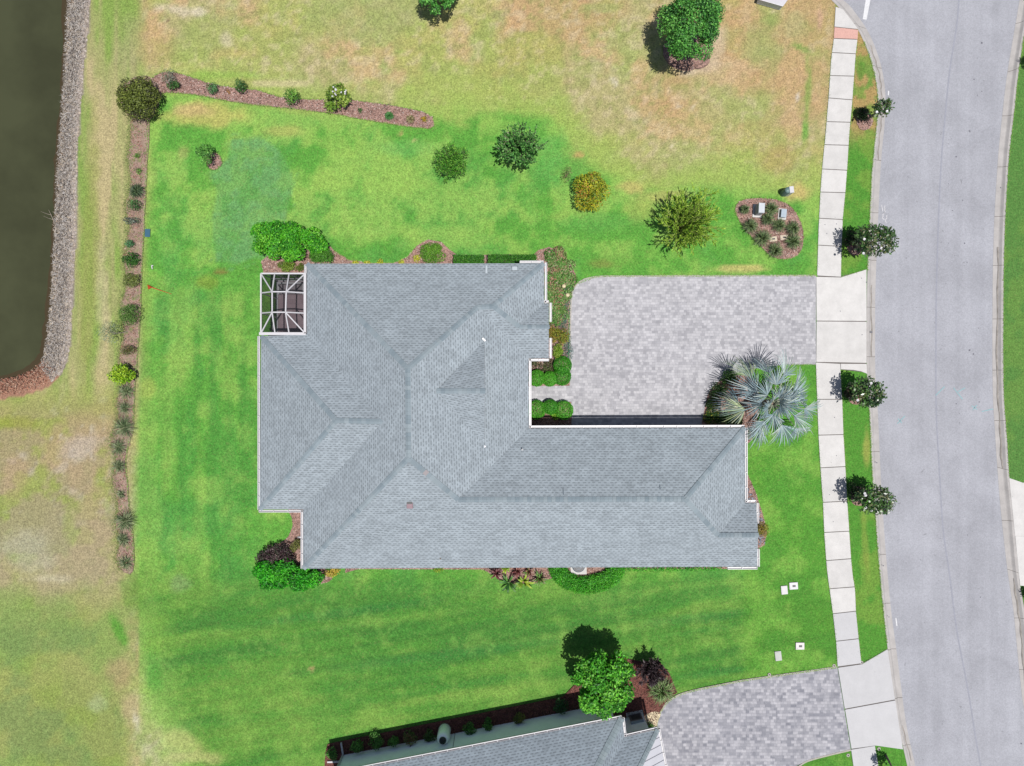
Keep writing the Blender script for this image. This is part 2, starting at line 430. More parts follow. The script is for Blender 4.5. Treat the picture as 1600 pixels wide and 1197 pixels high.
# keep the outer and inner kerb lines in step with each other
def pair(a, b, per=6):
    A_ = catmull(a, per, False); B_ = catmull(b, per, False)
    return A_, B_
KOs, KIs = pair(KO, KI); RIs, ROs = pair(RI, RO)
roadpoly = [tuple(p) for p in KIs] + [tuple(p) for p in reversed(RIs)]
def between(t): return [tuple(np.array(a) * (1 - t) + np.array(b) * t) for a, b in zip(KOs, KIs)] + [tuple(np.array(a) * (1 - t) + np.array(b) * t) for a, b in zip(reversed(ROs), reversed(RIs))]
roadmid = between(.25)

# ------------------------------------------------------------------ ground sheet with its grass colours
def axis(lo, hi, st, far):
    a = list(np.arange(lo, hi + 1e-6, st)); l = []; x = st
    s = lo
    while s > -far:
        x *= 1.5; s -= x; l.append(s)
    r = []; x = st; s = hi
    while s < far:
        x *= 1.5; s += x; r.append(s)
    return np.array(l[::-1] + a + r)
gx = axis(-35.0, 35.0, 0.2, 420); fine = (gx >= 19.9) & (gx < 35.0); gx = np.sort(np.r_[gx, gx[fine] + 0.1]); gy = axis(-26.4, 26.4, 0.2, 420)
XX, YY = np.meshgrid(gx, gy); px = XX * S + CX; py = CY - YY * S
zz = np.zeros_like(XX)
inb = inpoly(px, py, BANK); dB = distpoly(px, py, BANK)
inw = inpoly(px, py, WATER); dW = distpoly(px, py, WATER)
wl = -0.45
# bank falls from the lawn to the water line, then on down below the water
tb = np.where(inw, 1.0 + dW / 40.0, dB / (dB + dW + 1e-6))
zz = np.where(inb | inw, np.where(inw, wl - 0.012 * np.minimum(dW, 80) - 0.02, (wl) * tb ** 0.9), zz)
zz += np.where(inb & ~inw, 0.10 * (fbm(px, py, 12, 5) - 0.5), 0)
inr = inpoly(px, py, roadmid)
zz = np.where(inr, -0.40, zz)
und = sm(distpoly(px, py, KOs, False), 10, 60)
soft = (~inb) & (~inr) & (px < 1260)
zz += np.where(soft, -fbm(px, py, 160, 9, 3) * 0.05 * sm(dB, 0, 60), 0)

def blend(c, col, m):
    m = np.clip(m, 0, 1)[..., None]; return c * (1 - m) + np.array(col, float) * m
def spl(x, y, rx, ry, ang=0.0, hard=0.5, ns=0.5, seed=1):
    a = math.radians(ang); dx = px - x; dy = py - y
    u = (dx * math.cos(a) + dy * math.sin(a)) / rx; v = (-dx * math.sin(a) + dy * math.cos(a)) / ry
    d = np.sqrt(u * u + v * v) + (fbm(px, py, 26, seed, 4) - 0.5) * 2 * ns
    return 1 - sm(d, hard, 1.0)
n1 = fbm(px, py, 90, 11, 5); n2 = fbm(px, py, 40, 23, 4); n3 = fbm(px, py, 170, 31, 4); n4 = fbm(px, py, 16, 43, 3)
# stretched noise, mower direction
rd = math.radians(-9)
us = px * math.cos(rd) + py * math.sin(rd); vs_ = -px * math.sin(rd) + py * math.cos(rd)
nh = fbm(us / 9.0, vs_, 26, 51, 4); nv = fbm(px, py / 9.0, 26, 61, 4)
# rough grass
col = np.zeros(px.shape + (3,)) + np.array((184, 176, 124.0))
col = blend(col, (168, 180, 108), sm(n1, 0.46, 0.62) * 0.8)
col = blend(col, (208, 176, 132), sm(n2, 0.50, 0.64) * 0.75)
col = blend(col, (200, 160, 118), sm(n3, 0.50, 0.66) * 0.6)
col = blend(col, (166, 184, 92), sm(fbm(px, py, 120, 99, 4), 0.52, 0.64) * 0.55)
col = blend(col, (196, 186, 150), sm(n4, 0.6, 0.8) * 0.5)
n5 = fbm(px, py, 9, 77, 2)
col = blend(col, (150, 158, 92), sm(n5, 0.55, 0.75) * 0.5)
col = blend(col, (214, 196, 164), sm(-n5, -0.42, -0.25) * 0.45)
# east part of the empty lot is browner
col = blend(col, (196, 165, 122), sm(px, 1060, 1240) * sm(-py, -290, -120) * 0.65 * sm(n2, 0.3, 0.6))
# greener top centre and top right
for a in [(560, 20, 120, 60), (330, 50, 60, 50), (1190, 70, 40, 60), (940, 12, 40, 10)]:
    col = blend(col, (162, 172, 106), spl(*a, seed=3) * 0.6)
# fringe between lot and lawn
fr_line = [(-9000, 150), (235, 150), (330, 148), (450, 172), (560, 180), (690, 178), (800, 168), (860, 180), (920, 250), (1010, 290), (1130, 285), (1240, 300), (1400, 300), (1400, 1300), (330, 1300), (290, 1197), (255, 1120), (228, 1040), (205, 960), (200, 895), (205, 720), (214, 500), (230, 200), (228, 150)]
lawnp = [(x, y) for x, y in fr_line[1:]]
ind = inpoly(px, py, lawnp); dl = distpoly(px, py, lawnp); sd = np.where(ind, dl, -dl)
northy = sm(py, 60, 200)
fring = sm(sd + (n2 - 0.5) * 90 + (n4 - .5) * 30, -62, 0) * (px > 215)
col = blend(col, (158, 186, 92), fring * 0.85)
lush = sm(sd + (n2 - 0.5) * 60 * sm(-py, -420, -200) + (n2 - .5) * 60 * sm(py, 880, 960) * sm(-px, -420, -250), -6 - 30 * sm(py, 880, 960) * sm(-px, -420, -250), 20 + 45 * sm(py, 880, 960) * sm(-px, -460, -250))
green = np.zeros_like(col) + np.array((106, 176, 70.0))
green = blend(green, (150, 196, 92), sm(n2, 0.47, 0.63) * 0.65)
green = blend(green, (90, 168, 80), sm(n1, 0.5, 0.66) * 0.6)
nz = sm(-py, -430, -330)
green = blend(green, (160, 202, 96), nz * sm(n1 * 0.5 + n2 * 0.3 + n4 * .2, 0.44, 0.60) * 0.7)
# west lawn with vertical mower bands, south lawn with slanted ones
wz = sm(-px, -430, -380) * sm(py, 430, 480) * sm(-py, -1000, -900)
green = blend(green, (150, 196, 92), wz * sm(nv, 0.48, 0.68) * 0.6)
green = blend(green, (72, 152, 66), wz * sm(-nv, -0.50, -0.34) * 0.42)
sz = sm(py, 860, 960)
green = blend(green, (92, 152, 60), sz * 0.85)
green = blend(green, (134, 178, 78), sz * sm(nh, 0.48, 0.66) * 0.55)
green = blend(green, (66, 132, 58), sz * sm(-nh, -0.50, -0.34) * 0.46)
for k, (x, y, rx, ry) in enumerate([(700, 1022, 320, 15), (1100, 965, 200, 14), (520, 960, 250, 12), (1130, 1050, 120, 10)]):
    green = blend(green, (58, 128, 62), spl(x, y, rx, ry, -7, 0.15, 0.3, 70 + k) * 0.6)
for k, (x, y, rx, ry) in enumerate([(640, 965, 260, 10), (900, 990, 240, 9), (900, 1060, 260, 9), (1080, 915, 160, 9), (700, 1090, 200, 12), (470, 1120, 80, 50)]):
    green = blend(green, (142, 182, 84), spl(x, y, rx, ry, -7, 0.2, 0.4, 90 + k) * 0.4)
ez = sm(px, 1150, 1175) * sm(py, 560, 585)
green = blend(green, (94, 160, 56), ez * 0.75)
stripe = 0.5 + 0.5 * np.sin((vs_ + 6 * (n2 - .5)) / 24.0 * 2 * math.pi)
green = green * (1 - (0.055 * sz * stripe)[..., None])
stripe2 = 0.5 + 0.5 * np.sin((px + 8 * (n2 - .5)) / 25.0 * 2 * math.pi)
green = green * (1 - (0.05 * wz * stripe2)[..., None])
green = blend(green, (122, 182, 74), ez * sm(n2, 0.5, 0.64) * 0.6)
green = blend(green, (164, 200, 96), sm(n4 * .6 + n2 * .4, 0.48, 0.70) * 0.34)
green = blend(green, (84, 154, 60), sm(-(n4 * .5 + n2 * .5), -0.50, -0.33) * 0.28)
col = col * (1 - lush[..., None]) + green * lush[..., None]
# dry edge along the north flower strip and near the island bed
for k, (x, y, rx, ry, s, c) in enumerate([
        (330, 180, 95, 26, 0.75, (212, 196, 116)), (300, 172, 45, 14, 0.6, (222, 186, 138)), (440, 205, 40, 12, 0.5, (205, 188, 112)),
        (285, 240, 12, 16, 0.6, (180, 178, 110)), (590, 280, 110, 50, 0.45, (168, 206, 96)), (560, 350, 80, 40, 0.55, (172, 208, 104)),
        (700, 372, 80, 22, 0.5, (162, 204, 98)), (1010, 330, 40, 30, 0.5, (196, 196, 108)), (1160, 420, 60, 8, 0.8, (218, 200, 130)),
        (1250, 300, 28, 22, 0.75, (216, 188, 124)), (985, 292, 30, 14, 0.7, (214, 190, 122)), (1040, 306, 60, 12, 0.6, (206, 190, 118)),
        (720, 135, 120, 30, 0.5, (168, 188, 98)), (350, 118, 80, 10, 0.7, (148, 186, 84)), (445, 130, 70, 8, 0.7, (214, 200, 158)),
        (860, 240, 34, 60, 0.5, (110, 186, 92)), (905, 242, 10, 6, 0.7, (206, 160, 110)), (640, 230, 60, 18, 0.35, (120, 190, 104)),
        (930, 350, 90, 24, 0.45, (104, 176, 84)), (960, 410, 70, 14, 0.5, (104, 164, 66)), (940, 412, 24, 10, 0.5, (150, 140, 76)),
        (230, 610, 18, 24, 0.5, (196, 198, 104)), (320, 440, 26, 18, 0.6, (140, 160, 62)), (345, 425, 16, 6, 0.6, (150, 104, 66)),
        (278, 912, 22, 18, 0.55, (132, 160, 110)), (262, 462, 30, 30, 0.25, (96, 160, 66)), (487, 1046, 5, 5, 0.9, (200, 176, 120)),
        (626, 208, 6, 5, 0.7, (206, 178, 120)), (648, 219, 6, 5, 0.7, (206, 190, 130)), (445, 334, 6, 9, 0.6, (196, 176, 110))]):
    col = blend(col, c, spl(x, y, rx, ry, 0, 0.35, 0.45, 130 + k) * s)
# newer sod, cooler green, with straight seams
sod = inpoly(px + (n4 - .5) * 26, py + (n2 - .5) * 26, [(358, 214), (408, 210), (436, 228), (450, 250), (464, 285), (452, 330), (446, 372), (438, 410), (400, 405), (372, 416), (334, 412), (326, 345), (336, 300), (320, 268), (352, 246)])
sod = sod * sm(distpoly(px, py, [(358, 214), (408, 210), (436, 228), (450, 250), (464, 285), (452, 330), (446, 372), (438, 410), (400, 405), (372, 416), (334, 412), (326, 345), (336, 300), (320, 268), (352, 246)]), 0, 7)
col = blend(col, (114, 172, 106), sod * (0.5 + 0.35 * sm(n4, .4, .6)))
# belt between the pond and the west flower strip
wb = sm(-px, -238, -205) * sm(-py, -700, -560)
c2 = np.zeros_like(col) + np.array((168, 170, 112.0))
c2 = blend(c2, (132, 166, 76), sm(nv, 0.48, 0.62) * 0.8)
c2 = blend(c2, (198, 180, 138), sm(-nv, -0.47, -0.35) * 0.8)
c2 = blend(c2, (150, 160, 84), spl(140, 400, 18, 330, 2, 0.4, 0.4, 5) * 0.6)
c2 = blend(c2, (200, 188, 150), spl(160, 470, 12, 120, 0, 0.3, 0.5, 6) * 0.6)
col = col * (1 - wb[..., None]) + c2 * wb[..., None]
# open ground south of the pond
sw = sm(-px, -225, -180) * sm(py, 590, 650)
c3 = np.zeros_like(col) + np.array((168, 156, 116.0))
c3 = blend(c3, (156, 168, 84), sm(n2, 0.46, 0.6) * 0.75)
c3 = blend(c3, (188, 160, 130), sm(n1, 0.48, 0.62) * 0.65)
c3 = blend(c3, (196, 184, 170), sm(n4, 0.6, 0.78) * sm(-py, -900, -650) * 0.7)
c3 = blend(c3, (150, 158, 78), sm(py, 900, 980) * 0.7)
c3 = blend(c3, (176, 168, 104), sm(py, 880, 960) * sm(n3, 0.48, 0.62) * 0.5)
c3 = blend(c3, (138, 162, 84), sm(py, 860, 960) * sm(fbm(px, py, 110, 141, 5), 0.46, 0.62) * 0.6)
c3 = blend(c3, (150, 166, 80), sm(-py, -690, -600) * 0.7)
c3 = blend(c3, (120, 140, 82), sm(py, 940, 1000) * sm(n1, 0.48, 0.6) * 0.5)
mw = sw * (1 - lush)
col = col * (1 - mw[..., None]) + c3 * mw[..., None]
for k, (x, y, rx, ry, s, c, an) in enumerate([
        (125, 700, 40, 26, 0.6, (196, 184, 172), -20), (50, 860, 60, 40, 0.55, (190, 178, 158), 0), (70, 905, 50, 10, 0.7, (204, 186, 158), 0),
        (20, 740, 30, 50, 0.5, (190, 158, 130), 0), (100, 820, 50, 40, 0.4, (176, 158, 128), 0), (188, 1050, 26, 34, 0.75, (182, 152, 112), 0),
        (205, 1105, 22, 42, 0.75, (196, 166, 128), -15), (212, 1125, 10, 22, 0.7, (220, 204, 186), -15), (150, 1100, 22, 22, 0.5, (178, 182, 142), 0),
        (280, 1160, 40, 26, 0.6, (206, 196, 130), 20), (300, 1185, 60, 14, 0.6, (210, 196, 136), 0), (240, 1050, 20, 50, 0.5, (76, 150, 52), -10),
        (185, 985, 12, 50, 0.65, (84, 152, 44), -25), (205, 930, 22, 40, 0.45, (104, 150, 54), 0), (245, 990, 40, 40, 0.5, (140, 182, 76), 0), (25, 660, 40, 14, 0.5, (146, 158, 58), 0),
        (135, 22, 8, 60, 0.7, (120, 152, 60), 0), (205, 70, 30, 60, 0.4, (176, 166, 130), 0), (270, 14, 40, 12, 0.75, (214, 200, 176), 12), (310, 18, 14, 10, 0.7, (222, 210, 190), 0),
        (355, 62, 14, 16, 0.65, (208, 196, 168), 0), (262, 32, 5, 3, 0.7, (120, 96, 80), 0), (240, 70, 44, 40, 0.45, (202, 166, 118), 0), (370, 85, 50, 14, 0.4, (206, 178, 124), 0),
        (1100, 105, 58, 16, 0.75, (214, 196, 174), -10), (1120, 70, 22, 40, 0.6, (212, 192, 168), 20), (1130, 110, 60, 24, 0.5, (208, 176, 140), 0), (960, 128, 6, 14, 0.7, (214, 206, 184), -40), (986, 176, 8, 18, 0.6, (204, 192, 158), -40),
        (1240, 110, 30, 60, 0.6, (204, 168, 128), 0), (1236, 190, 22, 66, 0.6, (206, 172, 132), 0), (1281, 30, 7, 24, 0.7, (206, 168, 142), 0), (1282, 180, 9, 40, 0.4, (200, 170, 124), 0),
        (1247, 152, 5, 9, 0.8, (222, 214, 204), 0), (1060, 165, 10, 5, 0.7, (224, 214, 194), 20), (1082, 168, 5, 4, 0.7, (224, 214, 194), 0), (1048, 227, 4, 3, 0.8, (236, 226, 206), 0), (1060, 226, 4, 3, 0.8, (236, 226, 206), 0),
        (1240, 40, 26, 34, 0.5, (176, 178, 124), 0), (1205, 30, 24, 14, 0.6, (140, 164, 88), 0), (1252, 75, 22, 7, 0.7, (132, 170, 84), 25), (1264, 110, 6, 28, 0.6, (136, 168, 82), -10),
        (1262, 150, 6, 40, 0.65, (128, 166, 76), 4), (1258, 205, 7, 24, 0.8, (112, 168, 70), 0), (1215, 250, 40, 30, 0.4, (186, 150, 104), 0),
        (1130, 200, 90, 50, 0.3, (180, 176, 112), 0)]):
    col = blend(col, c, spl(x, y, rx, ry, an, 0.3, 0.5, 200 + k) * s)
# fresh-mown verge and far side of the street
vg = inpoly(px, py, [(1305, -60), (1380, -60), (1380, 860), (1450, 1300), (1800, 2000), (1360, 2000), (1330, 1190), (1305, 900)])
cv = np.zeros_like(col) + np.array((92, 158, 58.0))
cv = blend(cv, (140, 172, 74), sm(n2, 0.5, 0.64) * 0.6)
cv = blend(cv, (188, 160, 104), sm(-py, -245, -190) * (0.35 + 0.65 * sm(n4, 0.42, 0.55)))
cv = blend(cv, (178, 176, 92), spl(1354, 700, 8, 50, 0, 0.4, 0.4, 8) * 0.7)
cv = blend(cv, (168, 174, 84), spl(1352, 850, 8, 60, -5, 0.4, 0.4, 9) * 0.5)
cv = blend(cv, (88, 150, 52), spl(1345, 110, 8, 20, 0, 0.4, 0.6, 12) * 0.7)
col = np.where(vg[..., None], cv, col)
fs = px > 1560
cf = np.zeros_like(col) + np.array((96, 146, 70.0)); cf = blend(cf, (116, 158, 74), sm(n2, 0.5, 0.64) * 0.7)
col = np.where(fs[..., None], cf, col)
# soil of the pond bank
col = np.where((inb | inw)[..., None], np.array((168, 156, 146.0)), col)
redb = (inb | inw) & (py > 572) & (px < 92)
col = np.where(redb[..., None], np.array((186, 140, 118.0)), col)
roughm = (1 - np.clip(lush, 0, 1)) * (~inb) * (~inw) * (px < 1300)
col = col * (1 + (0.045 * roughm)[..., None]) + (np.array((-8, 3, 2.0)) * (roughm * sm(py, 640, 950) * sm(-px, -420, -300))[..., None])
colA = linA(col)
ny, nx = XX.shape
verts = np.stack([XX, YY, zz], -1).reshape(-1, 3)
idx = np.arange(ny * nx).reshape(ny, nx)
faces = np.stack([idx[:-1, :-1], idx[:-1, 1:], idx[1:, 1:], idx[1:, :-1]], -1).reshape(-1, 4)
def np_mesh(name, V, F, cols=None):
    me = bpy.data.meshes.new(name); nv_ = len(V); nf = len(F); k = F.shape[1]
    me.vertices.add(nv_); me.vertices.foreach_set('co', np.asarray(V, np.float32).ravel())
    me.loops.add(nf * k); me.loops.foreach_set('vertex_index', np.asarray(F, np.int32).ravel())
    me.polygons.add(nf); me.polygons.foreach_set('loop_start', np.arange(0, nf * k, k, dtype=np.int32))
    me.polygons.foreach_set('loop_total', np.full(nf, k, np.int32))
    me.update(calc_edges=True)
    if cols is not None:
        ca = me.color_attributes.new('Col', 'FLOAT_COLOR', 'POINT')
        buf = np.ones((nv_, 4), np.float32); buf[:, :3] = cols; ca.data.foreach_set('color', buf.ravel())
    return me
gm = np_mesh('ground', verts, faces, colA.reshape(-1, 3))
tag(link('ground', gm, M['lawn'], smooth=True), kind='structure')

def sheet(name, pts, z, mat, smooth_n=0, kind='structure', thick=0.0):
    if smooth_n: pts = catmull(pts, smooth_n)
    ps = [W(p[0], p[1], z) for p in pts]
    mb = MB()
    mb.prism([(p.x, p.y) for p in ps], z - max(thick, 0.03), z)
    o = mb.build(name, mat); 
    return tag(o, kind=kind) if kind else o
sheet('pond_water', [(x if x > -5000 else -9000, y if y > -5000 else -9000) for x, y in [(-9000, -9000), (125, -9000), (125, 0), (120, 100), (112, 240), (106, 380), (100, 470), (96, 560), (80, 592), (40, 606), (0, 612), (-300, 655), (-9000, 720)]], wl, M['water'])
mwb = new_mat('silty_water')
M['silt'] = mwb[0]; mwb[2].inputs['Base Color'].default_value = A((84, 72, 50)) + (1,); mwb[2].inputs['Roughness'].default_value = .15; mwb[2].inputs['Specular IOR Level'].default_value = .35
rs = random.Random(4)
sl_in = [(93, -30), (92, 60), (91, 120), (86, 180), (80, 240), (79, 300), (74, 380), (69, 450), (62, 520), (56, 548), (44, 564), (20, 578), (-20, 588)]
sl_out = [(-20, 620), (40, 612), (84, 594), (100, 560), (104, 470), (110, 380), (116, 240), (124, 100), (130, -30)]
sheet('shallow_water', [(x + rs.uniform(-2, 2), y) for x, y in catmull([(a + 5, b + (3 if b > 540 else 0)) for a, b in sl_in], 6, False)] + sl_out, wl + .004, M['silt'])
sheet('road', between(.8), -0.125, M['asphalt'], thick=0.05)

# kerbs: swept section, high at the back, falling to the gutter pan
def kerb(outer, inner, name):
    prof = [(0.0, -0.3), (0.0, 0.012), (0.05, 0.022), (0.24, 0.018), (0.42, -0.085), (0.50, -0.112), (1.0, -0.118), (1.0, -0.3)]
    V = []; F = []; n = len(prof); uvs = []
    O = [W(*p) for p in outer]; I = [W(*p) for p in inner]
    for o, i in zip(O, I):
        for t, z in prof:
            q = o.lerp(i, t); V.append((q.x, q.y, z))
    for a in range(len(O) - 1):
        for b in range(n - 1):
            F.append((a * n + b, a * n + b + 1, (a + 1) * n + b + 1, (a + 1) * n + b))
    mb = MB(); mb.add(V, F)
    return tag(mb.build(name, M['kerb']), kind='structure')
kerb(KOs, KIs, 'kerb')
kerb(ROs, RIs, 'kerb')
def strip_on(outer, inner, t0, t1, z, segs, name, mat, kind='structure'):
    mb = MB()
    for a, b in segs:
        V = []; F = []
        for k in range(a, b + 1):
            o = W(*outer[k]); i = W(*inner[k]); wob = 0.06 * math.sin(k * 1.7) + 0.04 * math.sin(k * 0.61)
            V += [tuple(o.lerp(i, t0 + wob))[:2] + (z,), tuple(o.lerp(i, t1 + wob))[:2] + (z + 0.001,)]
        for k in range(b - a): F.append((2 * k, 2 * k + 1, 2 * k + 3, 2 * k + 2))
        mb.add(V, F)
    return tag(mb.build(name, mat), kind=kind)

# kerb joints every three metres
def kerb_joints(outer, inner):
    mb = MB(); acc = 0; last = None
    for k in range(1, len(outer)):
        o = W(*outer[k]); i = W(*inner[k])
        if abs(o.y) > 30 or abs(o.x) > 40: last = o; continue
        if last is not None: acc += (o - last).length
        last = o
        if acc > 3.0:
            acc = 0
            d = (W(*outer[k]) - W(*outer[k - 1])).normalized() * 0.014
            prof = [(0.0, 0.016), (0.05, 0.026), (0.24, 0.022), (0.42, -0.081), (0.50, -0.108), (1.0, -0.114)]
            V = []
            for t, z in prof:
                q = o.lerp(i, t); V += [(q.x - d.x, q.y - d.y, z), (q.x + d.x, q.y + d.y, z)]
            mb.add(V, [(2 * j, 2 * j + 1, 2 * j + 3, 2 * j + 2) for j in range(len(prof) - 1)])
    return mb
kj = kerb_joints(KOs, KIs); k2_ = kerb_joints(ROs, RIs); kj.add(k2_.v, k2_.f)
tag(kj.build('kerb_joints', M['joint']), kind='structure')
def ydx(pl, y0, y1): 
    ks = [k for k, p in enumerate(pl) if y0 <= p[1] <= y1]; return (ks[0], ks[-1])
strip_on(ROs, RIs, 0.42, 0.58, -0.088, [ydx(ROs, 375, 740), ydx(ROs, 900, 1190)], 'gutter_dirt', M['stain'])
strip_on(KOs, KIs, 0.52, 0.66, -0.1085, [ydx(KOs, 440, 560), ydx(KOs, 1130, 1190), ydx(KOs, 60, 250)], 'gutter_dirt', M['stain'])

# sidewalk slabs
SL = [(1306, 8), (1304, 42), (1303, 60), (1299, 90), (1295, 150), (1290, 210), (1285, 260), (1282, 300), (1279, 360), (1277, 430), (1276, 500), (1275, 566), (1277, 625), (1279, 680), (1282, 730), (1286, 785), (1288, 832), (1291, 875), (1293, 897), (1297, 925), (1302, 962), (1307, 1007), (1309, 1043), (1320, 1105), (1330, 1171), (1334, 1200), (1352, 1300), (1420, 1560)]
SR = [(1312, 8), (1341, 45), (1340, 60), (1337, 85), (1332, 155), (1327, 210), (1324, 260), (1321, 300), (1317, 340), (1315, 390), (1314, 432), (1313, 500), (1313, 577), (1316, 625), (1318, 680), (1321, 730), (1324, 785), (1327, 830), (1330, 875), (1332, 897), (1336, 920), (1337.5, 957), (1342, 1000), (1346, 1037), (1357, 1100), (1367, 1165), (1373, 1200), (1391, 1300), (1458, 1560)]
def onx(pl, y):
    ys = [p[1] for p in pl]; xs = [p[0] for p in pl]; return float(np.interp(y, ys, xs))
mb = MB(); mp = MB()
joints = [(10, 14), (42, 46), (60, 61.5), (82, 84), (118, 119), (153, 156), (190, 191), (226, 227), (264, 266), (300, 301), (341, 343), (383, 385), (431, 433)]
joints2 = [(566, 568), (624, 624), (680, 679), (731, 729), (785, 783), (832, 830), (876, 873), (920, 917), (959, 955), (1002, 998), (1042, 1037)]
joints3 = [(1171, 1165), (1215, 1208), (1260, 1252), (1305, 1297), (1350, 1340)]
def slabs(js, m_):
    for (l0, r0), (l1, r1) in zip(js[:-1], js[1:]):
        g = 0.55
        L = [(onx(SL, l0 + g + (l1 - l0 - 2 * g) * k / 3), l0 + g + (l1 - l0 - 2 * g) * k / 3) for k in range(4)]
        R = [(onx(SR, r0 + g + (r1 - r0 - 2 * g) * k / 3), r0 + g + (r1 - r0 - 2 * g) * k / 3) for k in range(4)]
        tgt = mp if abs(l0 - 42) < 1 else m_
        tgt.prism([tuple(W(*p, 0.05))[:2] for p in L + R[::-1]], -0.05, 0.05)
slabs(joints, mb); slabs(joints2[:9], mb); mb3 = MB(); slabs(joints2[8:], mb3); slabs(joints3, mb3)
# driveway aprons, three slabs each
for poly in [[(1275.5, 432.5), (1314, 433.5), (1354, 421), (1354, 501.5), (1276, 501)],
             [(1276, 502.2), (1354, 502.8), (1354, 567), (1275.5, 565.5)],
             [(1313.8, 568.4), (1354, 568.6), (1355, 584), (1345, 580), (1333, 578), (1313.8, 577)],
             [(1309.5, 1043.5), (1347, 1038), (1387, 1014.5), (1398.5, 1093), (1320, 1107.5)],
             [(1320.5, 1109), (1399, 1094.5), (1411, 1171), (1368, 1165), (1330.5, 1170)]]:
    (mb3 if poly[0][1] > 1000 else mb).prism([tuple(W(*p, 0.05))[:2] for p in poly], -0.05, 0.05)
tag(mb3.build('sidewalk', M['concrete2'], bevel=0.008), kind='structure')
tag(mb.build('sidewalk', M['concrete'], bevel=0.008), kind='structure')
pink = plain('tactile_paint', A((240, 188, 174)), 0.8, 0.08, 8)
tl = W(1304, 44, .05); mpd = mp
for i in range(14):
    for j in range(7):
        p = W(1306 + i * 2.5, 44 + j * 2.3 + i * .1, 0.0); mpd.lathe((p.x, p.y, 0.05), [(0.016, 0), (0.010, 0.006)], 6)
tag(mp.build('tactile_strip', pink), kind='structure')
mb = MB()
q = [(onx(SL, y) + 1, y) for y in range(12, 1400, 20)] + [(onx(SR, y) - 1, y) for y in range(1390, 12, -20)]
mb.prism([tuple(W(*p, 0.02))[:2] for p in q], -0.05, 0.025)
mb.prism([tuple(W(*p, 0.02))[:2] for p in [(1300, 434), (1353, 423), (1353, 582), (1300, 576)]], -0.05, 0.024)
mb.prism([tuple(W(*p, 0.02))[:2] for p in [(1330, 1044), (1386, 1017), (1410, 1169), (1340, 1160)]], -0.05, 0.024)
tag(mb.build('sidewalk_bedding', M['joint']), kind='structure')
# far side driveway at the right edge
mb = MB()
for poly in [[(1577, 747), (1603, 756), (1680, 760), (1680, 836), (1586, 836)], [(1586.5, 838), (1680, 838), (1680, 925), (1594, 915)]]:
    mb.prism([tuple(W(*p, 0.03))[:2] for p in poly], -0.05, 0.03)
mb.prism([tuple(W(*p, 0.02))[:2] for p in [(1580, 752), (1679, 764), (1679, 912), (1590, 905)]], -0.05, 0.012)
tag(mb.build('driveway_apron', M['concrete']), kind='structure')

# paver driveways
drive = [(1275, 431), (1100, 431.5), (945, 432)] + [(930, 433), (915, 436.5), (903, 443), (896, 453), (893, 466), (892, 500), (891, 560), (890, 602)] + [(826, 603), (800, 603), (800, 628), (892, 628), (893, 645), (893, 662), (860, 662), (860, 676), (1130, 676), (1100, 664)] + catmull([(1100, 664), (1101, 640), (1108, 612), (1126, 594), (1155, 582), (1190, 574), (1222, 570.5)], 4, False)[1:] + [(1275, 570)]
sheet('driveway', drive, 0.015, M['paver'])
nd_pts = [(1308.5, 1043), (1160, 1064), (1095, 1077)] + catmull([(1095, 1077), (1062, 1086), (1042, 1100), (1030, 1120), (1026, 1145), (1030, 1180)], 4, False)[1:] + [(1034, 1210), (1060, 1330), (1190, 1330), (1240, 1200)] + catmull([(1240, 1200), (1258, 1190), (1290, 1180), (1329.5, 1171)], 4, False)[1:]
sheet('neighbour_driveway', nd_pts, 0.015, M['paver2'])
# pale edging course of the neighbour's drive
def ribbon(pts, wd, z0, z1, name, mat, kind='structure', closed=False):
    P = [W(*p, z1) for p in pts]; mb = MB(); n = len(P); L = []; R = []
    for i, p in enumerate(P):
        d = (P[min(i + 1, n - 1)] - P[max(i - 1, 0)]); d.z = 0; d.normalize(); s_ = Vector((-d.y, d.x, 0)) * wd / 2
        L.append(p + s_); R.append(p - s_)
    V = []; F = []
    for i in range(n):
        for q, z in ((L[i], z0), (L[i], z1), (R[i], z1), (R[i], z0)): V.append((q.x, q.y, z))
    for i in range(n - 1):
        for k in range(3): F.append((i * 4 + k, i * 4 + k + 1, (i + 1) * 4 + k + 1, (i + 1) * 4 + k))
    mb.add(V, F)
    o = mb.build(name, mat); return tag(o, kind=kind) if kind else o
edge = [(1308, 1042.5), (1160, 1063.5)] + catmull([(1095, 1076.5), (1062, 1085.5), (1041, 1099.5), (1029, 1120), (1025.5, 1145), (1029.5, 1180), (1036, 1220)], 4, False)
ribbon(edge, 0.11, 0, 0.03, 'driveway_edging', plain('edging', A((196, 190, 180)), 0.9, 0.15, 6))
ribbon(catmull([(1248, 1198), (1262, 1189.5), (1292, 1181), (1330, 1172)], 4, False), 0.10, 0, 0.03, 'driveway_edging', bpy.data.materials['edging'])
ribbon([(1274, 430.6), (1100, 431), (945, 431.6), (930, 432.6), (914, 436), (902, 442.6), (895.3, 453), (892.3, 466), (891.2, 500), (890.5, 560), (889.5, 602)], 0.10, 0, 0.03, 'driveway_edging', bpy.data.materials['edging'])

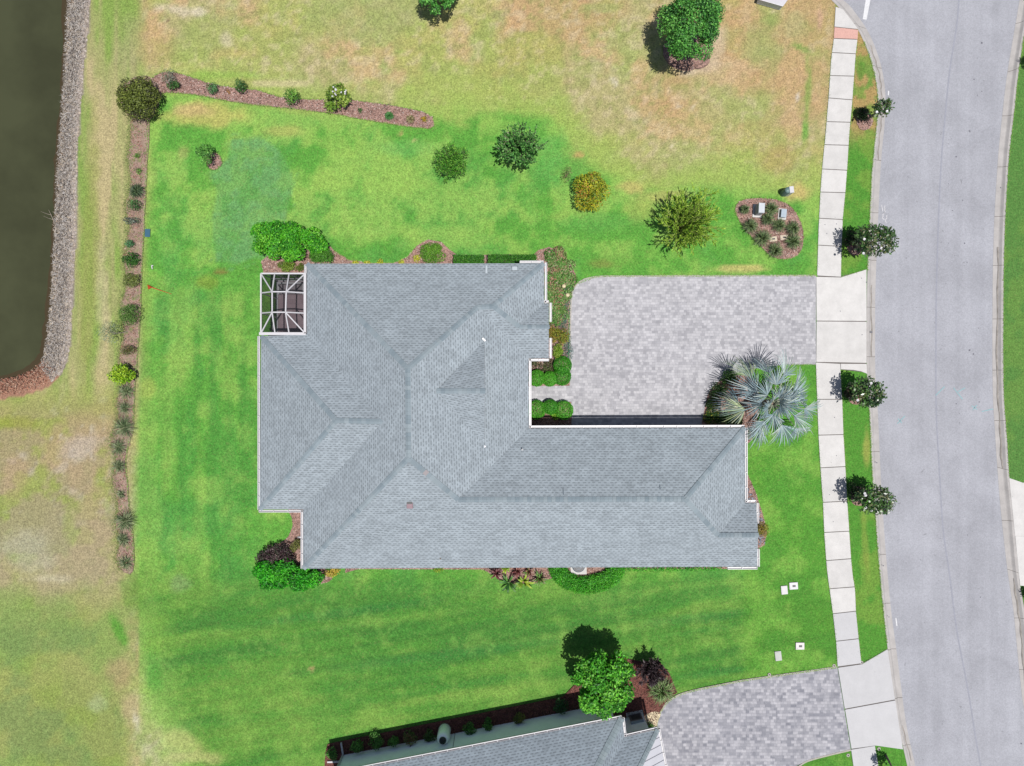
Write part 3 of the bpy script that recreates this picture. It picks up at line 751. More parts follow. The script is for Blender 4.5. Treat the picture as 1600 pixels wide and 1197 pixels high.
# paint and wear on the road
RZ = -0.119
def road_poly(mb, pts): 
    mb.add([W(x, y, RZ) for x, y in pts], [tuple(range(len(pts)))])
mb = MB(); road_poly(mb, [(1348, 30), (1354, 31), (1360, 0), (1363, -25), (1356, -25), (1352.5, 0)])
road_poly(mb, [(1387.5, 142), (1389.5, 142), (1389, 149), (1387, 149)])
road_poly(mb, [(1399, 966), (1400.6, 966), (1402.3, 978), (1400.5, 978)])
tag(mb.build('road_marking', plain('road_paint', A((246, 246, 248)), 0.7, 0.1, 10)), kind='structure')
random.seed(3)
def squiggle(mb, x, y, n, sx, sy, wd=0.035):
    p = [W(x + random.uniform(-sx, sx) * 0.3, y + (k / (n - 1) - .5) * 2 * sy, RZ) + Vector((random.uniform(-1, 1) * sx / S, 0, 0)) for k in range(n)]
    for a, b in zip(p[:-1], p[1:]): mb.beam(a, b, wd, 0.004)
mb = MB()
# survey figures sprayed by the kerb
for x, y, sx, sy, n in [(1382.5, 327, 2.4, 6, 8), (1380, 338, 2.2, 6, 7), (1384.5, 342, 1.4, 6, 6), (1378, 325, 1.0, 5, 5)]: squiggle(mb, x, y, n, sx, sy, 0.045)
tag(mb.build('road_marking', M['white']), kind='structure')
teal = plain('teal_spray', A((158, 204, 210)), 0.9, 0.1, 12)
mb = MB()
for a, b in [((1462, 618), (1476, 604)), ((1490, 606), (1504, 624)), ((1497, 612), (1508, 606)), ((1518, 634), (1527, 640)), ((1520, 641), (1526, 633)), ((1534, 643), (1552, 639)), ((1402, 662), (1414, 650)), ((1403, 654), (1409, 661))]:
    mb.beam(W(*a, RZ), W(*b, RZ), 0.05, 0.004)
tag(mb.build('road_marking', teal), kind='structure')
seam = catmull([(1500, -40), (1496, 30), (1484, 110), (1477, 180), (1471, 250), (1467, 330), (1464, 420), (1462.5, 520), (1463, 640), (1468, 740), (1474, 830), (1484, 900), (1495, 985), (1512, 1075), (1531, 1190), (1560, 1330)], 5, False)
ribbon([tuple(p) for p in seam], 0.09, -0.13, -0.121, 'road_seam', plain('seam_tar', A((173, 175, 187)), 0.9, 0.12, 5))
mb = MB(); random.seed(9)
spots = [(1534, 67, 1.6), (1522, 124, 1.1), (1534, 143, .8), (1527, 149, .8), (1515, 205, 1.2), (1494, 245, 1.3), (1504, 313, .9), (1488, 329, .9), (1507, 380, 1.3), (1511, 410, .8), (1529, 513, .8), (1515, 547, 1.6), (1521, 553, 1.3), (1494, 631, 1.1), (1530, 628, 1), (1499, 646, .7), (1499, 661, .8), (1512, 836, .8), (1469, 841, .6), (1532, 933, 1.1), (1517, 949, .5), (1470, 210, .7), (1482, 225, .6), (1482, 287, .7), (1482, 380, .7), (1478, 443, .6), (1472, 540, .7), (1596, 1162, 1.2), (1564, 293, 1.3), (1559, 522, 1.6)]
for _ in range(170): spots.append((random.gauss(1492, 22), random.uniform(0, 1197), random.uniform(.18, .45)))
for x, y, r in spots:
    c_ = W(x, y, RZ + (0.013 if x > 1555 else 0)); n = 7
    mb.add([(c_.x + math.cos(2 * math.pi * k / n) * r / S * random.uniform(.7, 1.2), c_.y + math.sin(2 * math.pi * k / n) * r / S * random.uniform(.7, 1.3), c_.z) for k in range(n)], [tuple(range(n))])
tag(mb.build('oil_spots', plain('oil_spot', A((112, 112, 124)), 0.7, 0.2, 9)), kind='structure')
mb = MB()
for x, y, r in [(1354, 441, 1), (1362, 519, 1.6), (1313, 486, .8), (1289, 351, .8), (1307, 350, .8), (1292, 365, .8), (1304, 652, .8), (1296, 773, .8), (1302, 815, .7), (1307, 712, .7), (1346, 434.7, .8), (1347, 523, .8), (1370, 723, 1.1), (1380, 884, 1.2), (1389, 964, 1)]:
    c_ = W(x, y, 0.054); n = 7
    mb.add([(c_.x + math.cos(2 * math.pi * k / n) * r / S * random.uniform(.7, 1.2), c_.y + math.sin(2 * math.pi * k / n) * r / S * random.uniform(.7, 1.3), 0.0535) for k in range(n)], [tuple(range(n))])
tag(mb.build('pavement_spots', bpy.data.materials['oil_spot']), kind='structure')

# ------------------------------------------------------------------ mulch beds
beds = {
 'north_strip': [(236, 124), (262, 112), (300, 121), (340, 133), (400, 141), (450, 154), (540, 156), (590, 162), (645, 171), (670, 179), (678, 189), (673, 200), (640, 198), (560, 185), (500, 175), (420, 166), (350, 157), (300, 147), (262, 145), (246, 146), (238, 140)],
 'west_strip': [(206, 185), (232, 184), (230, 260), (226, 340), (222, 420), (219, 500), (214, 570), (210, 620), (208, 670), (200, 700), (197, 722), (202, 790), (208, 840), (210, 880), (204, 896), (190, 892), (181, 872), (186, 848), (180, 820), (184, 790), (175, 755), (180, 720), (172, 690), (184, 655), (182, 630), (190, 600), (186, 560), (194, 520), (189, 480), (197, 440), (193, 400), (201, 360), (196, 320), (204, 285), (199, 250), (204, 215)],
 'corner': [(196, 130), (225, 118), (244, 128), (250, 150), (238, 182), (215, 190), (200, 180), (190, 155)],
 'shrub_ring': [(321, 246), (330, 238), (342, 242), (347, 254), (340, 263), (328, 264)],
 'tree_ring_north': [(1036, 80), (1048, 52), (1075, 42), (1100, 56), (1110, 78), (1100, 98), (1078, 110), (1050, 104)],
 'north_bed': [(408, 408), (425, 395), (480, 375), (512, 380), (522, 392), (545, 406), (580, 411), (615, 411), (636, 402), (650, 385), (668, 374), (690, 378), (702, 390), (716, 399), (770, 398), (846, 398), (850, 425), (700, 425), (500, 425), (412, 428)],
 'east_bed': [(830, 402), (840, 391), (858, 386), (878, 395), (892, 412), (900, 432), (898, 444), (891, 458), (888, 500), (888, 560), (890, 603), (800, 603), (800, 410)],
 'garage_bed': [(800, 628), (893, 628), (893, 676), (800, 676)],
 'palm_bed': [(1100, 676), (1102, 635), (1110, 610), (1128, 594), (1150, 586), (1172, 590), (1186, 612), (1184, 650), (1172, 690), (1150, 694)],
 'island_bed': [(1149, 330), (1155, 315), (1175, 310), (1205, 311), (1228, 318), (1244, 333), (1254, 356), (1255, 380), (1247, 398), (1228, 405), (1206, 400), (1184, 380), (1162, 356)],
 'front_bed': [(1150, 740), (1168, 740), (1180, 768), (1191, 800), (1198, 830), (1194, 852), (1180, 860), (1150, 850)],
 'southwest_bed': [(450, 790), (474, 790), (490, 830), (500, 880), (520, 900), (500, 912), (430, 912), (405, 892), (410, 868), (432, 852), (450, 838), (457, 815)],
 'south_bed': [(540, 870), (760, 872), (1140, 872), (1140, 889), (975, 889), (950, 905), (915, 920), (885, 915), (862, 903), (840, 912), (800, 912), (775, 902), (755, 890), (560, 889), (540, 895)],
 'verge_ring': [(1338, 186), (1346, 174), (1360, 178), (1364, 190), (1358, 201), (1345, 202)],
 'verge_ring2': [(1323, 378), (1334, 370), (1346, 374), (1350, 386), (1342, 398), (1328, 396)],
 'verge_ring3': [(1326, 612), (1336, 604), (1348, 608), (1350, 622), (1340, 632), (1328, 628)],
 'verge_ring4': [(1330, 768), (1340, 760), (1352, 764), (1356, 778), (1346, 790), (1332, 786)],
}
neighbour_bed = [(509, 1172), (512, 1163), (700, 1125), (880, 1089), (896, 1072), (920, 1040), (945, 1025), (966, 1026), (1000, 1034), (1030, 1034), (1046, 1052), (1058, 1082), (1041, 1096), (1028, 1118), (1024, 1146), (1010, 1180), (800, 1250), (500, 1280)]
bed_polys = []
for i, (k, pl) in enumerate(beds.items()):
    sharp = k in ('garage_bed', 'east_bed', 'south_bed', 'front_bed', 'north_bed')
    P = catmull(pl, 5) if not sharp else pl
    am = {'west_strip': 2.2, 'corner': 2.0, 'north_strip': 1.1}.get(k, .5)
    P = [(p[0] + random.uniform(-am, am) * (1 if p[0] < 203 or k != 'west_strip' else .2), p[1] + random.uniform(-am, am) * .6) for p in P]
    sheet('mulch_bed', P, 0.028 + 0.0011 * i, M['weedy'] if k in ('west_strip', 'corner') else M['mulch'], thick=0.2)
    bed_polys.append((P, 0 if k not in ('west_strip', 'corner') else 2))
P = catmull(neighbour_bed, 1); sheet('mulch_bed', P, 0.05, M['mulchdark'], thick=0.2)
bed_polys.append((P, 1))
sheet('gravel_bed', catmull([(1008, 1118), (1022, 1112), (1032, 1116), (1027, 1130), (1025, 1146), (1012, 1142), (1004, 1130)], 4), 0.056, mulch_mat('pale_gravel', A((228, 210, 176)), 0.6), thick=0.2)

def scatter_quads(name, polys, dens, L, Wd, pal, mat, zbase=0.045, seed=1, kind='stuff', lift=0.03):
    r = np.random.default_rng(seed); VP = []; CO = []
    for P in polys:
        xs = [p[0] for p in P]; ys = [p[1] for p in P]
        x0, x1, y0, y1 = max(min(xs), -40), min(max(xs), 1640), max(min(ys), -30), min(max(ys), 1230)
        n = int(max(0, (x1 - x0) * (y1 - y0)) / S / S * dens)
        X = r.uniform(x0, x1, n); Y = r.uniform(y0, y1, n); k = inpoly(X, Y, P); X = X[k]; Y = Y[k]
        VP.append(np.c_[(X - CX) / S, (CY - Y) / S, zbase + r.uniform(0, lift, len(X))])
    p = np.concatenate(VP); n = len(p)
    th = r.uniform(0, 2 * np.pi, n); tl = r.normal(0, 0.35, n); l = L * r.uniform(.5, 1.4, n); w_ = Wd * r.uniform(.5, 1.4, n)
    d = np.c_[np.cos(th) * np.cos(tl), np.sin(th) * np.cos(tl), np.sin(tl)] * l[:, None] / 2
    s_ = np.c_[-np.sin(th), np.cos(th), r.normal(0, .4, n)] * w_[:, None] / 2
    V = np.stack([p - d, p + s_, p + d, p - s_], 1).reshape(-1, 3)
    F = np.arange(4 * n).reshape(n, 4)
    pal_ = linA(np.array(pal)); c = pal_[r.integers(0, len(pal), n)] * r.uniform(.8, 1.2, n)[:, None]
    o = link(name, np_mesh(name, V, F, np.repeat(c, 4, 0)), mat)
    return tag(o, kind=kind)
scatter_quads('mulch_chips', [p for p, k in bed_polys if k == 0], 130, 0.11, 0.045, [(214, 180, 166), (158, 116, 104), (226, 206, 196), (116, 84, 74), (190, 146, 130), (206, 166, 156)], M['chips'], 0.05, 5)
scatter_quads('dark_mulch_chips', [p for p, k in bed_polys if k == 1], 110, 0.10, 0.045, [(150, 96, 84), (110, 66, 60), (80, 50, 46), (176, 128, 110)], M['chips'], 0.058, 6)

def edge_grass(name, lines, per_m, spread, pal, seed, z=.03):
    r = np.random.default_rng(seed); PP = []
    for ln in lines:
        P = np.array([tuple(W(*q))[:2] for q in ln]); d = np.hypot(*np.diff(P, axis=0).T); cum = np.r_[0, np.cumsum(d)]
        n = int(cum[-1] * per_m); t = r.uniform(0, cum[-1], n); PP.append(np.c_[np.interp(t, cum, P[:, 0]), np.interp(t, cum, P[:, 1])] + r.normal(0, spread, (n, 2)) * (.4 + 1.2 * r.uniform(size=(n, 1)) ** 2))
    p = np.concatenate(PP); n = len(p); p = np.c_[p, np.full(n, z)]
    a = r.uniform(0, 6.28, n); e_ = r.uniform(.1, .8, n); D = np.c_[np.cos(a) * np.cos(e_), np.sin(a) * np.cos(e_), np.sin(e_)]
    s_ = np.c_[-np.sin(a), np.cos(a), a * 0] * .011; L = r.uniform(.03, .09, n)[:, None]
    V = np.stack([p - s_, p + s_, p + D * L + s_ * .3, p + D * L - s_ * .3], 1).reshape(-1, 3)
    cc = linA(np.array(pal))[r.integers(0, len(pal), n)] * r.uniform(.8, 1.3, n)[:, None]
    return tag(link(name, np_mesh(name, V, np.arange(4 * n).reshape(n, 4), np.repeat(cc, 4, 0)), M['chips']), kind='stuff')
EG = [(128, 190, 76), (152, 204, 92), (108, 168, 66), (184, 196, 112)]
lines = [[(onx(SL, y), y) for y in range(64, 431, 10)], [(onx(SL, y), y) for y in range(572, 1040, 10)], [(onx(SR, y), y) for y in range(66, 430, 10)], [(onx(SR, y), y) for y in range(580, 1036, 10)],
         [(1314, 433), (1354, 421)], [(1346, 1037), (1387, 1014)], [(1274, 430.5), (1100, 431), (945, 431.5), (930, 433), (903, 443)], [(1222, 570), (1275, 569.5)], edge]
lines += [[tuple(p) for p in KOs if 60 < p[1] < 425], [tuple(p) for p in KOs if 582 < p[1] < 1014], [tuple(p) for p in ROs if 0 < p[1] < 746]]
edge_grass('edge_grass', lines, 60, .03, EG, 31, .03)
edge_grass('bed_edge_grass', [P + P[:1] for (P, k), nm in zip(bed_polys, list(beds) + ['n']) if nm in ('north_strip', 'island_bed', 'shrub_ring')] + [[(232, 184), (230, 260), (226, 340), (222, 420), (219, 500), (214, 570), (210, 620), (208, 670), (200, 700), (197, 722), (202, 790), (208, 840), (210, 880)], [(520, 392), (545, 406), (580, 411), (615, 411), (636, 402), (650, 385)]], 60, .03, EG, 32, .035)
edge_grass('strip_weeds', [[(206, 185), (199, 250), (204, 285), (196, 320), (201, 360), (193, 400), (197, 440), (189, 480), (194, 520), (186, 560), (190, 600), (182, 630), (184, 655), (172, 690), (180, 720), (175, 755), (184, 790), (180, 820), (186, 848), (181, 872), (190, 892)]], 260, .16, [(150, 176, 92), (170, 176, 110), (112, 144, 70), (190, 180, 130)], 33, .05)

# ------------------------------------------------------------------ pond bank: loose stones, dead stems
scatter_quads('strip_chips', [p for p, k in bed_polys if k == 2], 55, 0.11, 0.045, [(206, 160, 138), (160, 108, 88), (218, 190, 170), (150, 160, 104)], M['chips'], 0.05, 15)
def stones(name, poly, dens, rad, pal, seed, inside_z, label_kind='stuff'):
    r = np.random.default_rng(seed); base = []
    ico = [(0, 0, 1)] + [(math.cos(a) * .85, math.sin(a) * .85, .35) for a in np.arange(6) * math.pi / 3] + [(math.cos(a + .5), math.sin(a + .5), -.35) for a in np.arange(6) * math.pi / 3]
    ico = np.array(ico); fc = [(0, 1 + k, 1 + (k + 1) % 6) for k in range(6)] + [(1 + k, 7 + k, 1 + (k + 1) % 6) for k in range(6)] + [(7 + k, 7 + (k + 1) % 6, 1 + (k + 1) % 6) for k in range(6)]
    fc = np.array(fc)
    xs = [p[0] for p in poly]; ys = [p[1] for p in poly]; x0, x1, y0, y1 = max(min(xs), -20), max(xs), max(min(ys), -20), max(ys)
    n = int((x1 - x0) * (y1 - y0) / S / S * dens); X = r.uniform(x0, x1, n); Y = r.uniform(y0, y1, n)
    k = inpoly(X, Y, poly); X = X[k]; Y = Y[k]; n = len(X)
    Vs = []; Fs = []; Cs = []; pal_ = linA(np.array(pal))
    Z = inside_z(X, Y)
    for i in range(n):
        sc_ = rad * r.uniform(.5, 1.6) * np.array([r.uniform(.7, 1.5), r.uniform(.6, 1.0), r.uniform(.35, .7)])
        v = ico * sc_ * r.uniform(.8, 1.2, (13, 1)); a = r.uniform(0, 6.28); ca, sa = math.cos(a), math.sin(a)
        v = np.c_[v[:, 0] * ca - v[:, 1] * sa, v[:, 0] * sa + v[:, 1] * ca, v[:, 2]] + [(X[i] - CX) / S, (CY - Y[i]) / S, Z[i] + .02]
        Vs.append(v); Fs.append(fc + 13 * i); c = pal_[r.integers(0, len(pal))] * r.uniform(.8, 1.15); Cs.append(np.repeat(c[None], 13, 0))
    o = link(name, np_mesh(name, np.concatenate(Vs), np.concatenate(Fs), np.concatenate(Cs)), M['chips'])
    return tag(o, kind=label_kind)
def bank_z(X, Y):
    dBk = distpoly(X, Y, BANK); dWk = distpoly(X, Y, WATER); iw = inpoly(X, Y, WATER)
    return np.where(iw, wl - .05, wl * (dBk / (dBk + dWk + 1e-6)) ** .9)
bankpoly = [(107, -20), (104, 0), (100, 60), (97, 120), (93, 180), (88, 240), (85, 300), (82, 380), (78, 450), (72, 520), (66, 556), (60, 572), (80, 596), (97, 582), (106, 558), (111, 520), (114, 450), (118, 380), (120, 320), (120, 250), (123, 200), (127, 150), (131, 100), (137, 50), (141, 0), (141, -20)]
stones('bank_stones', bankpoly, 170, 0.055, [(216, 204, 192), (206, 194, 184), (196, 182, 172), (174, 160, 150), (212, 196, 176)], 4, bank_z)
edgepoly = [(103, -20), (98, 60), (95, 120), (91, 180), (86, 240), (83, 300), (80, 380), (76, 450), (70, 520), (62, 556), (66, 560), (77, 520), (83, 450), (87, 380), (90, 300), (94, 240), (98, 180), (102, 120), (106, 60), (109, -20)]
stones('waterline_stones', edgepoly, 60, 0.11, [(226, 206, 180), (200, 172, 142), (150, 124, 100), (214, 196, 170)], 8, bank_z)
redpoly = [(-20, 595), (22, 588), (50, 576), (66, 560), (90, 586), (70, 606), (30, 618), (-20, 626)]
scatter_quads('bank_litter', [redpoly], 260, 0.16, 0.04, [(206, 150, 126), (170, 110, 88), (226, 186, 160), (140, 90, 76), (190, 160, 140)], M['chips'], -0.30, 9, lift=0.25)
scatter_quads('bank_straw', [bankpoly], 420, 0.22, 0.025, [(228, 222, 216), (196, 188, 180), (120, 110, 104), (210, 196, 180)], M['chips'], -0.22, 10, lift=0.2)
def twig(name, label, pts, r0, mat):
    e = MB(); P = [W(*p) for p in pts]; e.tube(P, [r0 * (1 - .75 * i / (len(P) - 1)) for i in range(len(P))], 6)
    rr = random.Random(len(label))
    for i in range(1, len(P) - 1):
        d = (P[i] - P[i - 1]).normalized(); s_ = Vector((-d.y, d.x, .2)) * rr.choice((-1, 1))
        e.tube([P[i], P[i] + (d * .5 + s_ * .6) * .35, P[i] + (d + s_) * .5], [r0 * .5, r0 * .35, r0 * .15], 5)
    tag(e.build(name, mat), label, 'branch')
twig('dead_branch', 'thin bare branch sticking out from the stones over the pond water', [(86, 352, -.2), (83, 343, -.3), (80, 336, -.33), (76, 328, -.35)], .03, M['palebark'])
twig('dead_branch', 'long pale dead branch lying along the stones near the pond corner', [(94, 585, -.05), (91, 565, -.1), (90, 545, -.12), (88, 520, -.15)], .04, M['palebark'])

# ------------------------------------------------------------------ plants
def unit(a): return a / (np.linalg.norm(a, axis=-1, keepdims=True) + 1e-9)
def leaf_arrays(p, D, Nn, L, Wd, fold=0.0):
    s_ = unit(np.cross(D, Nn)); L = np.broadcast_to(L, (len(p),))[:, None]; Wd = np.broadcast_to(Wd, (len(p),))[:, None]
    m_ = p + D * L * .5
    return np.stack([p, m_ + s_ * Wd / 2 + Nn * Wd * fold, p + D * L, m_ - s_ * Wd / 2 + Nn * Wd * fold], 1)
def lumps(c, R, nb, rb, r, zmin=-0.35, inner=0.62):
    out = []
    for i in range(nb):
        z = 1 - (i + .5) / nb * (1 - zmin); a = i * 2.39996 + r.uniform(-.5, .5); q = math.sqrt(max(0, 1 - z * z))
        k = inner * r.uniform(.8, 1.15)
        d = np.array([q * math.cos(a), q * math.sin(a), z]) * k
        b = rb * r.uniform(.7, 1.3)
        out.append((np.array(c) + d * R, np.array(R) * b * np.array([1, 1, 1.0])))
    return out
def foliage(name, blobs, n, L, Wd, pal, r, mat, parent=None, zlow=-0.45, shell=(.72, 1.03), outw=0.45, extra=None):
    wts = np.array([b[1][0] * b[1][1] for b in blobs]); wts = wts / wts.sum()
    bi = r.choice(len(blobs), n, p=wts)
    c = np.array([b[0] for b in blobs])[bi]; R = np.array([b[1] for b in blobs])[bi]
    z = r.uniform(zlow, 1, n); a = r.uniform(0, 2 * np.pi, n); q = np.sqrt(np.maximum(0, 1 - z * z))
    u = np.c_[q * np.cos(a), q * np.sin(a), z]
    p = c + u * R * r.uniform(shell[0], shell[1], n)[:, None]
    p[:, 2] = np.maximum(p[:, 2], 0.03)
    t = unit(r.normal(size=(n, 3))); D = unit(t + u * outw * 2)
    N = unit(u + np.array([0, 0, .5]) + r.normal(size=(n, 3)) * .55)
    D = unit(D - N * (D * N).sum(1, keepdims=True))
    l = L * r.uniform(.6, 1.3, n); w_ = Wd * r.uniform(.7, 1.25, n)
    V = leaf_arrays(p, D, N, l, w_, .12).reshape(-1, 3); V[:, 2] = np.maximum(V[:, 2], 0.02)
    pal_ = linA(np.array(pal)); pb = r.integers(0, len(pal), len(blobs)); pick = np.where(r.uniform(size=n) < .45, pb[bi], r.integers(0, len(pal), n))
    col_ = np.minimum(.8, pal_[pick] * r.uniform(.9, 1.75, n)[:, None])
    F = np.arange(4 * n).reshape(n, 4)
    V_, F_, C_ = V, F, np.repeat(col_, 4, 0)
    if extra is not None:
        ev, ec = extra; m_ = len(ev)
        V_ = np.concatenate([V, ev.reshape(-1, 3)]); F_ = np.arange(len(V_)).reshape(-1, 4); C_ = np.concatenate([C_, np.repeat(ec, 4, 0)])
    return link(name, np_mesh(name, V_, F_, C_), mat, parent)
def world_r(rpx, z): return rpx * (H - z) / H / S
GREEN = [(112, 168, 62), (88, 146, 52), (138, 190, 78), (70, 120, 46)]
BRIGHT = [(96, 196, 40), (70, 168, 34), (130, 214, 60), (56, 140, 34)]
DARKG = [(58, 104, 48), (78, 126, 58), (44, 84, 42), (98, 146, 72)]
OLIVE = [(120, 134, 58), (98, 114, 50), (146, 156, 76), (80, 92, 44)]
def stems(mb, base, tips, r0, r):
    for tp in tips:
        b = Vector(base) + Vector((r.uniform(-.008, .008), r.uniform(-.008, .008), 0)); t_ = Vector(tp)
        m_ = b.lerp(t_, .5) + Vector((r.uniform(-.1, .1), r.uniform(-.1, .1), .08))
        mb.tube([b, m_, t_], [r0, r0 * .6, r0 * .2], 5)
def shrub(name, label, cat, px_, py_, rpx, h, pal, n, L=.11, Wd=.06, mat='leaf', group=None, nb=9, rb=.42, seed=None, ry=None, rz=None, clear=0.0, part='foliage', stem='stem', r0=.025, shell=(.72, 1.03), zlow=-.35, inner=.62, bark='bark', base=None):
    seed = seed if seed is not None else int(px_ * 13 + py_ * 7); r = np.random.default_rng(seed)
    zc = clear + (h - clear) * .5
    c = W(px_, py_, zc); R = np.array([world_r(rpx, zc), world_r(ry or rpx, zc), (h - clear) * .5])
    bx = W(*base) if base else Vector((c.x, c.y, 0))
    e = empty(name, (bx.x, bx.y, 0), label, cat, group)
    k = inner + rb
    bl = lumps(np.array(c), R / k, nb, rb, r, -.3, inner)
    foliage(part, bl, n, L, Wd, pal, r, M[mat], e, zlow, shell)
    mb = MB(); pick = r.choice(len(bl), min(len(bl), 7), replace=False)
    if clear > .4:
        top = Vector((c.x, c.y, clear + (h - clear) * .3)); mid = Vector((bx.x, bx.y, 0)).lerp(top, .5) + Vector((.05, -.04, 0))
        mb.tube([(bx.x, bx.y, 0), mid, top], [r0 * 1.6, r0 * 1.1, r0 * .8], 8)
        for i in pick: mb.tube([top - Vector((0, 0, .3)), top.lerp(Vector(bl[i][0]), .6), Vector(bl[i][0])], [r0 * .7, r0 * .4, r0 * .15], 5)
    else:
        stems(mb, (bx.x, bx.y, 0), [bl[i][0] for i in pick], r0, r)
    mb.build(stem, M[bark], e)
    return e
def blades(name, label, cat, px_, py_, rpx, h, pal, n, wd=.02, group=None, seed=None, spread=1.0, mat='leaf', parent=None, zc=None):
    seed = seed if seed is not None else int(px_ * 11 + py_ * 5); r = np.random.default_rng(seed)
    zc = h * .5 if zc is None else zc; c = W(px_, py_, zc); R = world_r(rpx, zc)
    a = r.uniform(0, 2 * np.pi, n); reach = R * np.sqrt(r.uniform(.05, 1.0, n)) * r.uniform(.8, 1.1, n)
    ht = h * r.uniform(.55, 1.05, n) * (1.1 - .5 * reach / R)
    d = np.c_[np.cos(a), np.sin(a), np.zeros(n)]; s_ = np.c_[-np.sin(a), np.cos(a), np.zeros(n)]
    b = np.array([c.x, c.y, 0.02]) + d * (r.uniform(0, .12, n) * R)[:, None] + s_ * (r.normal(0, .05, n) * R)[:, None]
    pts = []
    for t, hz, wz in ((0, 0, .7), (.35, .75, 1.0), (.72, .98, .75), (1.0, .72, .12)):
        q = b + d * (reach * t)[:, None] + np.array([0, 0, 1]) * (ht * hz)[:, None]
        pts.append((q - s_ * wd / 2 * wz, q + s_ * wd / 2 * wz))
    V = np.stack([x for pr in pts for x in pr], 1).reshape(-1, 3)
    o = np.arange(n)[:, None] * 8; F = np.concatenate([o + np.array([[2 * k, 2 * k + 1, 2 * k + 3, 2 * k + 2]]) for k in range(3)])
    pal_ = linA(np.array(pal)); cc = pal_[r.integers(0, len(pal), n)] * r.uniform(.9, 1.7, n)[:, None]
    ob = link(name, np_mesh(name, V, F, np.repeat(cc, 8, 0)), M[mat], parent)
    if label: tag(ob, label, cat, group)
    return ob
def strap_plant(name, label, cat, px_, py_, rpx, h, pal, n, wd, seed=1, group=None, mat='leaf'):
    """broad arching strap leaves from one crown"""
    return blades(name, label, cat, px_, py_, rpx, h, pal, n, wd, group, seed, mat=mat)

# big corner bush and the shrubs of the north strip
shrub('round_bush', 'large round olive green bush at the corner where the two mulch strips meet', 'bush', 217, 153, 34, 2.0, [(116, 132, 54), (94, 106, 46), (144, 158, 72), (72, 78, 40)], 9000, .12, .06, nb=30, rb=.34)
NS = 'small shrubs in the north mulch strip'
shrub('sparse_shrub', 'sparse grey-green shrub with bare twigs at the west end of the north mulch strip', 'shrub', 264, 120, 14, .9, [(140, 150, 126), (110, 128, 92), (168, 170, 160)], 420, .09, .04, nb=6, rb=.5, bark='palebark', group=NS)
shrub('small_shrub', 'dark green shrub just below the sparse grey one in the north mulch strip', 'shrub', 271, 133, 9, .8, DARKG, 420, .10, .05, group=NS)
shrub('small_shrub', 'small blue-green shrub, first of the three neat ones in the north mulch strip', 'shrub', 332, 139, 9, .7, [(90, 150, 84), (66, 118, 66), (120, 170, 110)], 380, .10, .05, group=NS)
shrub('small_shrub', 'small leaning shrub with dark shadow on the upper edge of the north mulch strip', 'shrub', 376, 135, 9, 1.1, DARKG, 420, .12, .05, group=NS, ry=11)
shrub('small_shrub', 'bright green shrub half over the lawn between the leaning shrub and the white flowering one', 'shrub', 457, 151, 11, 1.2, GREEN, 480, .12, .06, group=NS, ry=14)
def flowering():
    e = shrub('flowering_shrub', 'yellow-green shrub with white blossoms rising out of the north mulch strip', 'shrub', 527, 152, 18, 1.7, [(150, 180, 70), (120, 156, 56), (96, 134, 50), (176, 196, 92)], 1100, .15, .09, nb=12, rb=.36, ry=20)
    r = np.random.default_rng(4)
    for _ in range(13):
        mb = MB()
        p = W(527 + r.uniform(-12, 14), 143 + r.uniform(-8, 10), 1.7)
        for k in range(5):
            a = k * 1.256 + r.uniform(0, 1); q = p + Vector((math.cos(a), math.sin(a), .3)) * .055
            mb.add([p, p + Vector((math.cos(a - .5), math.sin(a - .5), .4)) * .06, q, p + Vector((math.cos(a + .5), math.sin(a + .5), .4)) * .06], [(0, 1, 2, 3)])
        mb.build('blossom', M['white'], e)
flowering()
shrub('low_shrub', 'low lime shrub at the left foot of the white flowering shrub', 'shrub', 516, 165, 11, .7, [(150, 190, 70), (120, 164, 56)], 420, .12, .06, group=NS)
shrub('seedling', 'tiny dark green seedling in the middle of the north mulch strip', 'shrub', 563, 173, 4, .3, DARKG, 110, .07, .04, nb=4, rb=.6, group=NS)
blades('grass_tuft', 'small round green grass tuft in the north mulch strip', 'grass tuft', 608, 181, 8, .35, [(92, 160, 80), (64, 124, 60)], 420, .018)
blades('dry_tuft', 'spiky tan-tipped tuft near the east end of the north mulch strip', 'grass tuft', 641, 186, 8, .4, [(196, 186, 140), (120, 120, 70), (150, 130, 90)], 160, .03)
shrub('seedling', 'tiny yellow-flowered plant at the east tip of the north mulch strip', 'shrub', 663, 186, 5, .25, [(232, 190, 40), (200, 150, 40), (120, 150, 60)], 130, .07, .05, nb=4, rb=.6, group=NS)
shrub('seedling', 'tiny reddish-yellow plant between the two small shrubs of the north mulch strip', 'shrub', 357, 143, 4, .2, [(214, 170, 90), (190, 130, 80)], 70, .06, .04, nb=3, rb=.6, group=NS)
twig('twig', 'dark fallen twig lying across the north mulch strip', [(594, 172, .06), (600, 168, .1), (606, 163, .12), (612, 160, .1)], .02, M['bark'])

